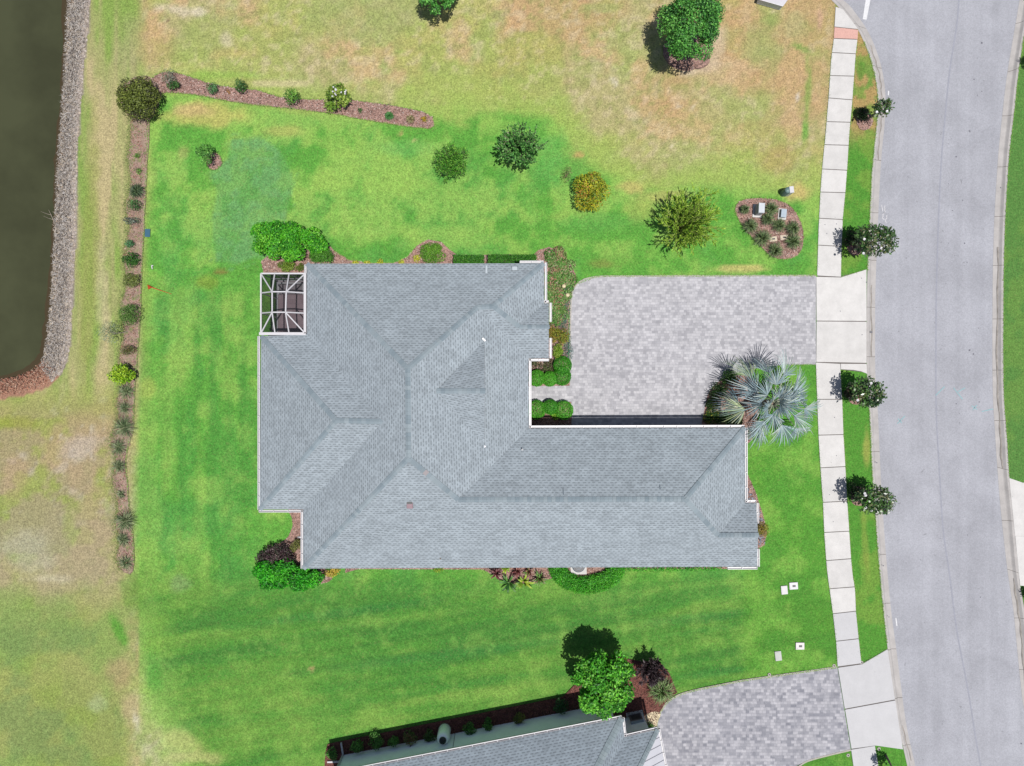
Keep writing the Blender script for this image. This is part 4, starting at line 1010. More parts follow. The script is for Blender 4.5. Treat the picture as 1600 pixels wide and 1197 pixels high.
# free-standing shrubs and trees in the lawn
shrub('young_shrub', 'small airy shrub in its own mulch ring on the west lawn', 'shrub', 322, 241, 17, 1.6, [(104, 170, 70), (80, 140, 60), (132, 190, 90)], 900, .11, .06, nb=12, rb=.32, clear=.4, ry=16, base=(333, 251))
def spray_shrub(name, label, px_, py_, rpx, h, pal, nsp, n_leaf, L, Wd, seed, bark, twig_r=.012, clear=.15, droop=.3, base=None, cat='shrub', leafang=.8, stick=0.0):
    r = np.random.default_rng(seed); zc = h * .5; c = W(px_, py_, zc); R = world_r(rpx, zc)
    bx = W(*base) if base else Vector((c.x, c.y, 0))
    e = empty(name, (bx.x, bx.y, 0), label, cat); mb = MB(); P = []; D = []
    for i in range(nsp):
        a = i * 2.39996 + r.uniform(-.3, .3); q = math.sqrt((i + .5) / nsp); rr_ = R * q * r.uniform(.8, 1.05)
        top = Vector((c.x + math.cos(a) * rr_, c.y + math.sin(a) * rr_, h * (1 - droop * q * q) * r.uniform(.85, 1.05)))
        b = Vector((bx.x, bx.y, clear)); m_ = b.lerp(top, .45) + Vector((0, 0, h * .22 * q))
        pts = [b.lerp(m_, t) * (1 - t) + m_.lerp(top, t) * t for t in (0, .25, .5, .75, 1)]
        mb.tube(pts, [twig_r * (2 - 1.8 * k / 4) for k in range(5)], 5, cap=False)
        tw = [(pts, 1)]
        for s_ in range(4):
            t0 = r.uniform(.35, .9); k = int(t0 * 4); f = t0 * 4 - k; st = pts[k].lerp(pts[min(k + 1, 4)], f)
            dd = (pts[4] - pts[2]).normalized(); sd = Vector((-dd.y, dd.x, 0)) * r.choice((-1, 1)) * r.uniform(.5, 1)
            en = st + (dd + sd + Vector((0, 0, .25))) * R * r.uniform(.14, .26); md = st.lerp(en, .5)
            mb.tube([st, md, en], [twig_r * .8, twig_r * .5, twig_r * .2], 4, cap=False); tw.append(([st, st.lerp(md, .5), md, md.lerp(en, .5), en], 0))
        for pp, main in tw:
            m = n_leaf if main else n_leaf // 2
            for _ in range(m):
                t = r.uniform(.4 if main else .15, 1) * 3.999; k = int(t); p0 = pp[k].lerp(pp[k + 1], t - k); d0 = (pp[k + 1] - pp[k]).normalized()
                P.append(p0); D.append(d0 + Vector(r.normal(0, leafang, 3)))
    mb.build('branches', M[bark], e)
    P = np.array(P) + r.normal(0, .015, (len(P), 3)); D = unit(np.array(D)); n = len(P)
    N = unit(np.array([0, 0, 1.0]) + r.normal(0, .5, (n, 3))); N = unit(N - D * (N * D).sum(1, keepdims=True))
    V = leaf_arrays(P, D, N, L * r.uniform(.6, 1.3, n), Wd * r.uniform(.7, 1.3, n), .1).reshape(-1, 3)
    pal_ = linA(np.array(pal)); cc = pal_[r.integers(0, len(pal), n)] * r.uniform(.9, 1.6, n)[:, None]
    link('foliage', np_mesh('foliage', V, np.arange(4 * n).reshape(n, 4), np.repeat(cc, 4, 0)), M['leaf'], e)
    return e
spray_shrub('feathery_shrub', 'round feathery green shrub alone on the north lawn, left of the airy tree', 705, 253, 31, 2.0, [(112, 190, 60), (84, 160, 50), (150, 212, 80), (64, 122, 46)], 90, 26, .15, .04, 12, 'bark', droop=.5)
spray_shrub('airy_tree', 'airy dark-leaved tree with a pale branching centre on the north lawn', 811, 232, 41, 3.2, [(104, 176, 78), (78, 146, 64), (138, 200, 104), (58, 106, 50)], 60, 30, .12, .09, 15, 'palebark', twig_r=.018, clear=.6, droop=.35, cat='tree', base=(812, 244))
shrub('golden_shrub', 'golden yellow and reddish variegated shrub on the north lawn', 'shrub', 922, 299, 29, 1.9, [(206, 200, 50), (172, 186, 50), (142, 166, 50), (190, 140, 60), (126, 150, 46), (190, 196, 56)], 3600, .14, .07, nb=22, rb=.32, ry=31)
shrub('bare_stem_shrub', 'small brownish half-bare shrub against the left side of the golden shrub', 'shrub', 886, 272, 10, .8, [(130, 140, 90), (150, 120, 100), (110, 130, 70)], 160, .1, .04, nb=5, rb=.5, ry=12)
spray_shrub('weeping_tree', 'wide olive tree with bare pale twigs radiating over the lawn north of the driveway', 1076, 346, 55, 3.0, [(176, 214, 70), (196, 228, 92), (140, 188, 56), (96, 146, 44)], 80, 42, .2, .045, 21, 'weepbark', twig_r=.024, clear=.5, droop=.35, cat='tree', base=(1058, 362), leafang=.35)
def tree(name, label, px_, py_, rpx, h, clear, pal, n, base, seed, L=.15, Wd=.09, nb=40, rb=.27, ry=None, cat='tree', mat='leaf', r0=.07, group=None):
    return shrub(name, label, cat, px_, py_, rpx, h, pal, n, L, Wd, mat, group, nb, rb, seed, ry, clear=clear, part='crown', stem='trunk', r0=r0, base=base, shell=(.55, 1.12), inner=.74)
OAK = [(84, 158, 62), (62, 128, 52), (112, 184, 82), (48, 100, 44)]
OAK = [(100, 176, 72), (76, 148, 60), (132, 204, 92), (56, 112, 50)]
tree('oak_tree', 'full bright green tree in a mulch ring on the empty lot near the street corner', 1079, 40, 47, 4.6, 1.2, OAK, 17000, (1060, 84), 31, .14, .08, nb=44, rb=.235, ry=56)
tree('shade_tree', 'dark leafy tree cut off by the top edge of the photo', 684, -18, 34, 3.6, 1.0, OAK, 8000, (686, 8), 32, .14, .08, nb=30, rb=.25)
tree('front_yard_tree', 'bright green round tree casting a dark shadow beside the neighbour house', 942, 1067, 47, 4.4, 1.2, [(96, 190, 44), (74, 162, 40), (132, 212, 70), (60, 132, 36)], 11000, (933, 1030), 33, .19, .12, nb=36, rb=.235, ry=48)
# brown raised rim of the mulch ring
mb = MB(); P = [W(x, y, .05) for x, y in [(p[0], p[1]) for p in catmull([(1101, 76), (1106, 88), (1103, 98), (1094, 104), (1087, 106)], 6, False)]]
mb.tube(P, [.05 + .13 * math.sin(math.pi * (i + .5) / len(P)) for i in range(len(P))], 8)
tag(mb.build('mulch_ridge', M['mulch']), kind='structure')

# street magnolias: glossy dark leaves, pale undersides, white flowers
def magnolia(label, px_, py_, rpx, h, base, n, seed, ry=None, flowers=6):
    pal = [(72, 108, 50), (54, 88, 42), (92, 130, 64), (44, 72, 38), (66, 100, 48), (120, 124, 84)]
    e = shrub('magnolia_tree', label, 'tree', px_, py_, rpx, h, pal, n, .21, .11, 'glossleaf', 'magnolia trees along the verge', nb=30, rb=.30, seed=seed, ry=ry, clear=.9, part='crown', stem='trunk', r0=.05, base=base, shell=(.4, 1.1), inner=.74)
    r = np.random.default_rng(seed)
    for _ in range(flowers):
        mb = MB()
        p = W(px_ + r.uniform(-.6, .6) * rpx, py_ + r.uniform(-.6, .6) * rpx, h * .88)
        for k in range(6):
            a = k * 1.05; q = p + Vector((math.cos(a), math.sin(a), .35)) * .085
            mb.add([p, p + Vector((math.cos(a - .6), math.sin(a - .6), .3)) * .08, q, p + Vector((math.cos(a + .6), math.sin(a + .6), .3)) * .08], [(0, 1, 2, 3)])
        mb.build('flower', M['white'], e)
magnolia('smallest street magnolia, thin crown leaning over the kerb above its reddish mulch ring', 1377, 169, 16, 2.6, (1350, 189), 380, 41, 12, 2)
magnolia('street magnolia with a wide crown over the kerb just above the house driveway apron', 1366, 376, 35, 3.2, (1336, 386), 1400, 42, 29, 5)
magnolia('street magnolia beside the silver palm, just below the house driveway apron', 1356, 614, 28, 3.0, (1338, 616), 1250, 43, 23, 3)
magnolia('street magnolia midway between the two driveways', 1365, 780, 31, 3.0, (1342, 774), 1300, 44, 24, 5)
magnolia('street magnolia barely showing at the bottom edge of the photo', 1404, 1217, 13, 2.6, (1384, 1180), 240, 45, 13, 0)
# darker shrubs at magnolia feet
FT = 'undergrowth at the magnolia feet'
for x, y, r_, lab in [(1347, 178, 9, 'dark low growth in the mulch ring of the smallest magnolia'), (1331, 372, 15, 'dark low growth at the foot of the magnolia above the house apron'), (1330, 612, 12, 'dark low growth at the foot of the magnolia beside the silver palm'), (1338, 767, 15, 'dark low growth at the foot of the magnolia between the driveways')]:
    shrub('low_shrub', lab, 'shrub', x, y, r_, .6, [(66, 96, 46), (50, 76, 38), (90, 76, 62), (86, 120, 60)], 700, .12, .07, 'leaf', FT, nb=8, rb=.4)

# bushes round the house
def bigbush(name, label, parts, pal, n, L, Wd, mat='leaf', seed=1, cat='bush'):
    r = np.random.default_rng(seed); bl = []
    for x, y, rp, h in parts:
        zc = h * .5; c = W(x, y, zc); R = np.array([world_r(rp, zc)] * 2 + [h * .5]); bl += lumps(np.array(c), R / 1.0, 9, .42, r, -.2, .58)
    b0 = W(parts[0][0], parts[0][1], 0); e = empty(name, (b0.x, b0.y, 0), label, cat)
    foliage('foliage', bl, n, L, Wd, pal, r, M[mat], e)
    mb = MB()
    for x, y, rp, h in parts:
        c = W(x, y, h * .5); stems(mb, (c.x, c.y, 0), [(c.x + r.uniform(-.3, .3), c.y + r.uniform(-.3, .3), h * .7) for _ in range(4)], .03, r)
    if len(parts) > 1: mb.tube([W(x, y, h * .5) * 1 - Vector((0, 0, h * .5 - .04)) for x, y, rp, h in parts], .03, 5)
    mb.build('stem', M['bark'], e); return e
bigbush('hedge_bush', 'large bright green leafy bush above the screened porch', [(413, 367, 19, 2.2), (436, 362, 18, 2.3), (460, 369, 20, 2.2), (488, 374, 20, 2.1), (430, 385, 20, 2.0), (458, 392, 20, 1.9), (498, 385, 16, 1.7), (408, 386, 13, 1.8)], BRIGHT, 15000, .13, .08, seed=51)
shrub('green_mound', 'smooth dark green mound between the large bright bush and the roof corner', 'bush', 503, 400, 20, 1.1, [(84, 148, 44), (62, 122, 36), (104, 168, 58)], 2600, .08, .05, nb=14, rb=.4, ry=14)
shrub('olive_mound', 'low yellow-green mound on mulch right against the top rail of the screened porch', 'shrub', 447, 415, 17, .7, [(128, 160, 50), (104, 138, 44), (150, 176, 70)], 1000, .08, .05, ry=10)
shrub('olive_mound', 'small olive mound in the corner between screened porch and roof', 'shrub', 471, 418, 9, .6, [(120, 140, 56), (100, 120, 48)], 480, .08, .04, ry=7)
shrub('round_shrub', 'clipped round green shrub bulging from the bed on the north wall', 'shrub', 675, 395, 21, 1.4, [(112, 170, 50), (88, 146, 42), (140, 192, 66)], 3600, .07, .045, nb=20, rb=.36, shell=(.85, 1.02), ry=18)
YP = 'yellow-green plants along the north wall'
for x, y, r_, lab in [(652, 404, 7, 'bright yellow plant at the left foot of the clipped round shrub'), (628, 411, 5, 'yellow tuft at the wall left of the clipped round shrub'), (594, 412, 7, 'yellow-green tuft at the north wall in the middle of the lawn bay'), (573, 412, 5, 'yellow plant at the north wall left of the lawn bay middle'), (556, 412, 5, 'leftmost yellow tuft along the north wall')]:
    shrub('yellow_plant', lab, 'plant', x, y, r_, .5, [(206, 206, 50), (170, 186, 56), (226, 220, 90)], 260, .09, .05, nb=5, rb=.5, group=YP)
def box_hedge(label, x0, y0, x1, y1, h, pal, n, seed, name='hedge', group=None):
    r = np.random.default_rng(seed); a = W(x0, y0, h * .9); b = W(x1, y1, h * .9)
    X0, X1 = min(a.x, b.x), max(a.x, b.x); Y0, Y1 = min(a.y, b.y), max(a.y, b.y)
    u = r.uniform(size=(n, 3)); p = np.c_[X0 + u[:, 0] * (X1 - X0), Y0 + u[:, 1] * (Y1 - Y0), u[:, 2] * h]
    face = r.uniform(size=n); p[:, 2] = np.where(face < .6, h + r.normal(0, .025, n) + .05 * np.sin(p[:, 0] * 5), p[:, 2])
    p[:, 1] = np.where((face > .6) & (face < .8), Y1, np.where(face >= .8, Y0, p[:, 1])) + r.normal(0, .02, n)
    N = unit(np.array([0, 0, 1.0]) + r.normal(0, .6, (n, 3))); D = unit(r.normal(size=(n, 3))); D = unit(D - N * (D * N).sum(1, keepdims=True))
    V = leaf_arrays(p, D, N, .09 * r.uniform(.6, 1.3, n), .05 * r.uniform(.7, 1.2, n), .1).reshape(-1, 3)
    pal_ = linA(np.array(pal)); cc = pal_[r.integers(0, len(pal), n)] * r.uniform(.75, 1.2, n)[:, None]
    o = empty(name, ((X0 + X1) / 2, (Y0 + Y1) / 2, 0), label, 'hedge', group)
    link('foliage', np_mesh('foliage', V, np.arange(4 * n).reshape(n, 4), np.repeat(cc, 4, 0)), M['leaf'], o)
    mb = MB()
    k = int((X1 - X0) / .5); mb.tube([(X0 + .1, (Y0 + Y1) / 2, .05), (X1 - .1, (Y0 + Y1) / 2, .05)], .03, 5)
    for i in range(k): mb.tube([(X0 + (i + .5) * .5, (Y0 + Y1) / 2, 0), (X0 + (i + .5) * .5 + .05, (Y0 + Y1) / 2, h * .9)], .02, 5)
    mb.build('stem', M['bark'], o)
HB = 'clipped box hedges on the north wall'
HP = [(70, 148, 34), (52, 122, 30), (96, 172, 50)]
box_hedge('shorter clipped box hedge on the north wall, next to the round shrub', 709, 399.5, 756, 414, .9, HP, 3000, 61, group=HB)
box_hedge('longer clipped box hedge on the north wall, ending at the roof corner', 763, 399, 838, 414, .9, HP, 4600, 62, group=HB)
# flower bed east of the roof
MIX = [(104, 170, 70), (150, 190, 110), (84, 144, 60), (186, 150, 120), (120, 170, 80), (126, 160, 84), (176, 176, 130), (96, 150, 66)]
r_ = np.random.default_rng(71); k = 0
eb = empty('flower_patch', tuple(W(868, 425, 0)), 'dense mixed patch of reddish and green bedding plants right of the north-east roof corner', 'flower bed')
bl = []
for _ in range(80):
    x = r_.uniform(848, 896); y = r_.uniform(392, 505)
    if not inpoly(np.array([x]), np.array([y]), beds['east_bed'])[0]: continue
    c = W(x, y, .15); bl.append((np.array(c), np.array([.3, .3, .22]) * r_.uniform(.7, 1.2)))
foliage('foliage', bl, 13000, .12, .06, MIX, r_, M['leaf'], eb)
eb['kind'] = 'stuff'
for i, (x, y) in enumerate([(861, 410), (872, 398), (882, 418), (866, 434), (880, 440), (862, 448), (876, 462), (864, 470), (872, 480), (868, 425)]):
    ws = ['near the lawn edge', 'at the top tip of the bed', 'by the outer bed curve', 'by the gutter corner', 'left of the upper path light', 'hugging the gutter', 'below the upper path light', 'by the lower roof step', 'over the grey-green cover', 'in the middle of the patch']
    strap_plant('rosette_plant', 'reddish spiky rosette in the flower patch ' + ws[i], 'plant', x, y, 6, .35, [(200, 130, 112), (176, 110, 96), (170, 170, 100), (214, 160, 140)], 46, .05, 300 + i, 'reddish rosettes in the flower patch')
r_ = np.random.default_rng(72)
def patch(name, label, poly, pal, n, L, Wd, seed, h=.18, cat='ground cover'):
    r = np.random.default_rng(seed); bl = []; xs = [p[0] for p in poly]; ys = [p[1] for p in poly]
    while len(bl) < 30:
        x = r.uniform(min(xs), max(xs)); y = r.uniform(min(ys), max(ys))
        if inpoly(np.array([x]), np.array([y]), poly)[0]: bl.append((np.array(W(x, y, h * .4)), np.array([.26, .26, h]) * r.uniform(.7, 1.2)))
    b0 = bl[0][0]; e = empty(name, (b0[0], b0[1], 0), label, cat)
    e['kind'] = 'stuff'
    foliage('foliage', bl, n, L, Wd, pal, r, M['leaf'], e); return e
patch('ground_cover', 'blue-grey ground cover along the driveway edge of the east bed', [(884, 440), (894, 440), (888, 460), (886, 520), (876, 520), (876, 490), (880, 470)], [(124, 156, 140), (98, 134, 116), (84, 120, 90)], 2200, .07, .04, 73)
patch('ground_cover', 'blue-grey patch by the driveway below the yellow shrubs of the east bed', [(884, 530), (890, 530), (890, 558), (884, 558)], [(112, 150, 142), (90, 130, 120)], 700, .07, .04, 74)
YS = 'rounded shrubs between roof and driveway'
shrub('golden_mound', 'olive-gold shrub touching the roof notch in the east bed', 'shrub', 865, 522, 11, .8, [(150, 160, 50), (120, 140, 46), (176, 150, 60)], 900, .08, .05, group=YS, ry=14)
shrub('golden_mound', 'olive shrub with orange tips at the driveway side of the east bed', 'shrub', 878, 526, 11, .9, [(140, 156, 50), (190, 130, 50), (112, 132, 44), (160, 170, 64)], 1000, .08, .05, group=YS, ry=14)
shrub('green_mound', 'yellow-green oval shrub just above the round topiary balls', 'shrub', 871, 549, 10, .8, [(132, 176, 50), (104, 150, 44), (160, 190, 70)], 1000, .08, .05, group=YS, ry=13)
patch('shade_plants', 'dark mottled shade plants behind the upper topiary balls', [(824, 562), (868, 562), (868, 582), (830, 585)], [(74, 92, 50), (100, 116, 60), (60, 66, 44), (120, 130, 84), (90, 70, 66)], 1700, .10, .05, 75, .25, 'plants')
TB = 'clipped round topiary balls beside the entrance walk'
def ball(label, x, y, rp, h=1.0):
    r = np.random.default_rng(int(x * 3 + y)); zc = h * .5; c = W(x, y, zc); R = world_r(rp, zc)
    e = empty('topiary_ball', (c.x, c.y, 0), label, 'shrub', TB)
    foliage('foliage', [(np.array(c), np.array([R, R, h * .52]))], 3600, .06, .04, [(76, 168, 34), (58, 146, 30), (98, 188, 50)], r, M['leaf'], e, -.6, (.9, 1.02))
    mb = MB(); mb.tube([(c.x, c.y, 0), (c.x + .02, c.y, h * .6)], .05, 7); mb.build('stem', M['bark'], e)
for a in [('topmost topiary ball, at the driveway corner above the walk', 879, 571, 14), ('leftmost ball of the row on the upper side of the walk', 839, 591, 12.5), ('middle ball of the row on the upper side of the walk', 859, 592, 11.5), ('right ball of the row above the walk, next to a path light', 878, 588, 14),
          ('leftmost ball of the row on the lower side of the walk, touching the roof', 838, 640, 14.5), ('middle, smallest ball of the row on the lower side of the walk', 860, 636, 11.5), ('rightmost ball of the row on the lower side of the walk', 881, 641, 14.5)]: ball(*a)
shrub('yellow_plant', 'lime leafy plant between the lower topiary balls at the shadow edge', 'plant', 868, 648, 8, .6, [(150, 200, 60), (120, 176, 50)], 200, .13, .08, nb=5, rb=.5)
# path lights
def path_light(label, x, y):
    p = W(x, y, 0.35); e = empty('path_light', (p.x, p.y, 0), label, 'light', 'round path lights in the east bed')
    m_ = MB(); m_.tube([(p.x, p.y, 0), (p.x, p.y, .3)], .02, 8); m_.build('post', M['dark'], e)
    m_ = MB(); m_.lathe((p.x, p.y, .28), [(.05, 0), (.13, .05), (.14, .09), (.09, .14), (.02, .16)], 20); m_.build('lamp_shade', plain('lamp_shade_cream', A((244, 228, 184)), .4, .08, 6) if 'lamp_shade_cream' not in bpy.data.materials else bpy.data.materials['lamp_shade_cream'], e, True)
path_light('round cream path light in the flower patch near the driveway curve', 887, 461)
path_light('round cream path light among the topiary balls', 886, 576)
path_light('cream path light in the shadow edge below the lower topiary balls', 887, 650)
path_light('small cream path light deep in the flower patch', 881, 447)

# west strip plants
WS = 'plants in the west mulch strip'
GR = [(92, 116, 78), (66, 92, 58), (120, 140, 98), (54, 76, 48)]
blades('spiky_plant', 'spiky dark plant near the top of the west mulch strip, below the round bush', 'plant', 213, 298, 14, .6, GR, 200, .03, WS)
shrub('small_shrub', 'small mid green shrub in the west strip below the topmost spiky plant', 'shrub', 211, 320, 10, .8, [(80, 140, 70), (60, 110, 56), (100, 150, 84)], 500, .09, .04, group=WS, ry=12)
shrub('sparse_shrub', 'sparse grey twiggy shrub across from the blue valve lid', 'shrub', 206, 345, 14, .8, [(140, 158, 140), (100, 124, 100), (90, 90, 96)], 300, .09, .04, bark='palebark', group=WS, ry=7)
shrub('small_shrub', 'small blue-green shrub in the west strip, just above the darkest one', 'shrub', 203, 381, 7, .6, [(104, 166, 110), (80, 136, 86)], 340, .08, .04, group=WS)
shrub('small_shrub', 'compact darkest green shrub in the west mulch strip', 'shrub', 205, 406, 13, .9, [(60, 118, 40), (44, 92, 34), (90, 144, 54)], 1000, .09, .05, group=WS, ry=11)
shrub('olive_mound', 'olive round shrub in the west strip beside the orange flag', 'shrub', 206, 438, 14, .8, [(124, 140, 66), (100, 116, 56), (146, 158, 84)], 1000, .08, .05, group=WS, ry=12)
shrub('green_mound', 'largest smooth green mound in the west mulch strip', 'shrub', 203, 492, 18, 1.1, [(104, 146, 66), (82, 122, 54), (126, 162, 82)], 2200, .07, .045, nb=16, rb=.38, group=WS)
shrub('sparse_tree', 'thin silvery see-through sapling leaning out over the rough grass', 'shrub', 172, 520, 19, 1.9, [(140, 160, 124), (112, 136, 100), (168, 180, 150)], 520, .10, .04, bark='palebark', nb=10, rb=.3, clear=.5, base=(200, 518), shell=(.4, 1.1))
shrub('small_shrub', 'dark olive shrub in the west strip above the bright lime one', 'shrub', 200, 547, 11, .7, [(104, 116, 60), (84, 96, 50), (140, 120, 80)], 500, .09, .04, group=WS, ry=9)
shrub('lime_shrub', 'bright lime yellow-green shrub in the west mulch strip', 'shrub', 192, 585, 20, 1.2, [(160, 206, 30), (128, 182, 30), (190, 224, 60), (100, 150, 30)], 1500, .13, .08, nb=14, rb=.36, group=WS, ry=16)
GW = 'ornamental grass clumps in the west mulch strip'
for i, (x, y, r__, ws) in enumerate([(197, 611, 13, 'right under the bright lime shrub'), (195, 638, 14, 'second below the bright lime shrub'), (193, 668, 17, 'third below the lime shrub, where the strip bends'), (184, 699, 15, 'at the narrow bend of the strip'), (185, 729, 12, 'just below the narrow bend'), (189, 772, 11, 'small one alone on open mulch'), (195, 814, 17, 'long-bladed one near the strip end'), (192, 843, 13, 'dense one near the strip end'), (196, 880, 13, 'last one at the bottom end of the strip')]):
    blades('ornamental_grass', 'dark ornamental grass clump in the west strip, ' + ws, 'grass clump', x, y, r__ * [1.25, 1.0, 1.3, 1.05, 1.1, .8, 1.3, .95, 1.1][i], [.5, .4, .6, .45, .5, .3, .6, .45, .4][i], [(140, 158, 112), (104, 128, 84), (166, 176, 134), (78, 98, 62)], [150, 110, 190, 150, 130, 90, 190, 170, 120][i], .024, GW)
shrub('seedling', 'tiny green plant just above the upper west strip shrubs', 'shrub', 214, 243, 5, .3, GREEN, 110, .07, .04, nb=4, rb=.6, group=WS)
shrub('seedling', 'tiny plant in the west strip between round bush and spiky plant', 'shrub', 216, 268, 6, .3, GREEN, 130, .07, .04, nb=4, rb=.6, group=WS)

# south-west corner
bigbush('hedge_bush', 'sprawling bright green bush at the south-west roof corner', [(415, 893, 19, 1.5), (440, 900, 21, 1.5), (468, 905, 19, 1.5), (490, 903, 16, 1.4), (448, 885, 16, 1.3), (420, 910, 14, 1.2), (474, 893, 14, 1.2)], [(64, 190, 30), (46, 158, 26), (96, 208, 50), (40, 124, 26)], 13000, .13, .08, seed=52)
bigbush('purple_shrub', 'dark purple-leaved shrub above the sprawling bright bush', [(420, 866, 15, 1.1), (440, 862, 14, 1.2), (450, 872, 12, 1.1), (408, 874, 9, .9)], [(80, 56, 62), (58, 42, 48), (110, 92, 92), (70, 84, 60)], 2600, .12, .06, seed=53)
shrub('olive_mound', 'small olive round shrub by the white downspout at the west wall', 'shrub', 463, 852, 11, .8, [(128, 134, 62), (104, 112, 52), (146, 150, 80)], 900, .07, .04)
shrub('yellow_plant', 'yellow-flowering low plant at the south wall beside the sprawling bush', 'plant', 519, 894, 13, .5, [(214, 206, 60), (176, 186, 60), (226, 190, 90)], 500, .09, .06, ry=8)
shrub('yellow_plant', 'low yellow plant at the south wall left of the purple ti plants', 'plant', 684, 890, 8, .4, [(170, 196, 60), (130, 170, 60)], 260, .09, .05, ry=5)
# south bed
def strap_group():
    for i, (x, y, rp, pal, lab, n) in enumerate([
        (775, 897, 13, [(120, 60, 66), (90, 44, 54), (150, 96, 96)], 'purple ti plant at the left end of the tropical bed', 26), (808, 893, 13, [(140, 76, 76), (104, 60, 62), (170, 120, 110)], 'purple ti plant in the middle of the tropical bed', 28),
        (826, 893, 11, [(176, 120, 104), (120, 70, 66), (130, 160, 80)], 'pinkish ti plant right of the middle one', 26), (795, 913, 20, [(84, 136, 60), (60, 108, 52), (110, 160, 76)], 'large dark green banana-leaved plant reaching over the lawn', 13),
        (818, 912, 18, [(176, 200, 70), (140, 176, 60), (96, 146, 60)], 'yellow-green broad-leaved plant right of the dark green one', 15), (843, 905, 15, [(96, 146, 60), (120, 160, 80), (140, 130, 90)], 'green strappy plant left of the hedge crescent', 26), (790, 888, 10, [(170, 200, 60), (130, 180, 60)], 'lime plant tucked at the eave of the tropical bed', 22)]):
        strap_plant('tropical_plant', lab, 'plant', x, y, rp, .9, pal, n, .13 if n < 20 else .08, 400 + i, 'tropical plants at the south wall')
strap_group()
r_ = np.random.default_rng(81); bl = []
for t in np.linspace(0, 1, 30):
    a = math.pi * (1.0 - t); x = 917 + 50 * math.cos(a); y = 886 + 32 * math.sin(a); bl.append((np.array(W(x, y, .3)), np.array([.42, .42, .35])))
for t in np.linspace(0, 1, 22):
    a = math.pi * (1.0 - t); bl.append((np.array(W(917 + 38 * math.cos(a), 888 + 21 * math.sin(a), .25)), np.array([.36, .36, .3])))
for t in np.linspace(0, 1, 16): bl.append((np.array(W(968 + 150 * t, 887 - t * 2, .3)), np.array([.36, .26, .32])))
for t in np.linspace(0, 1, 10): bl.append((np.array(W(920 + 40 * t, 908 - 10 * t, .3)), np.array([.4, .34, .35])))
e = empty('hedge', tuple(W(917, 915, 0)), 'low bright green hedge curving round the white air conditioner pad and along the south wall', 'hedge')
foliage('foliage', bl, 17000, .09, .055, [(70, 172, 34), (52, 140, 30), (104, 196, 54)], r_, M['leaf'], e)
m_ = MB(); stems(m_, tuple(W(917, 912, 0)), [tuple(W(900 + i * 8, 912, .4)) for i in range(5)], .02, r_); m_.build('stem', M['bark'], e)
# plants at the east gable
shrub('golden_mound', 'small yellow-olive shrub beside the south-east roof corner', 'shrub', 1191, 827, 10, .6, [(160, 160, 56), (130, 140, 50), (180, 150, 80)], 700, .08, .05, ry=13)
stones('grey_stones', [(1160, 755), (1170, 760), (1183, 790), (1194, 812), (1194, 850), (1182, 850), (1180, 820), (1160, 800)], 90, .05, [(150, 154, 166), (120, 126, 140), (178, 182, 192)], 14, lambda X, Y: X * 0 + .05)

# island bed with utility boxes
IG = 'ornamental grasses in the island bed'
for i, (x, y, rp, lab) in enumerate([(1164, 327, 9, 'small dark tuft alone on the left of the island bed'), (1173, 353, 15, 'grass clump on the left edge, below the grey utility box'), (1192, 372, 17, 'large clump on the lower left of the island bed'), (1206, 326, 14, 'clump between the two utility boxes'), (1218, 352, 14, 'clump in the middle right under the small box'), (1240, 356, 14, 'dark clump on the right edge of the island bed'), (1240, 377, 16, 'densest dark clump at the lower right of the island bed'), (1212, 391, 15, 'clump at the bottom point below the two valve covers'), (1200, 342, 12, 'clump in the centre of the island bed')]):
    blades('ornamental_grass', lab, 'grass clump', x, y, rp, .8, [(112, 140, 84), (84, 112, 64), (150, 168, 112), (84, 106, 64)], 230, .024, IG)
def utility_box(name, label, x, y, w_, d_, h, colr, rz=0.0, cat='utility box'):
    p = W(x, y, h); e = empty(name, (p.x, p.y, 0), label, cat)
    m_ = MB(); m_.box((p.x, p.y, h * .45), (w_, d_, h * .9), rz); m_.build('body', plain(name + '_body', A(colr), .6, .1, 4), e, bevel=.02)
    m_ = MB(); m_.box((p.x, p.y, h * .93), (w_ + .05, d_ + .05, h * .12), rz, taper=.93); m_.build('lid', plain(name + '_lid', A(tuple(min(255, c + 16) for c in colr)), .5, .08, 4), e, bevel=.015)
    m_ = MB(); m_.box((p.x, p.y, .06), (w_ + .22, d_ + .22, .07), rz); m_.build('base', M['concrete'], e)
    return e
utility_box('transformer_box', 'light grey rectangular utility box in the island bed casting a dark shadow', 1190.5, 324.5, .36, .62, .9, (206, 212, 218), -.05)
utility_box('small_utility_box', 'small bluish rounded utility box right of the grey one in the island bed', 1225, 333, .32, .5, .35, (170, 186, 200), -.1)
def pedestal():
    p = W(1234, 296.5, .9); e = empty('utility_pedestal', (p.x, p.y, 0), 'round-backed white and green utility pedestal at the top edge of the island bed', 'utility box')
    m_ = MB(); m_.lathe((p.x - .08, p.y, 0), [(.2, 0), (.2, .82), (.18, .88)], 20); m_.build('barrel', plain('pedestal_green', A((120, 150, 146)), .5, .1, 5), e, True)
    m_ = MB(); m_.box((p.x + .13, p.y + .02, .45), (.28, .42, .92), .12); m_.build('cover', M['white'], e, bevel=.02)
pedestal()
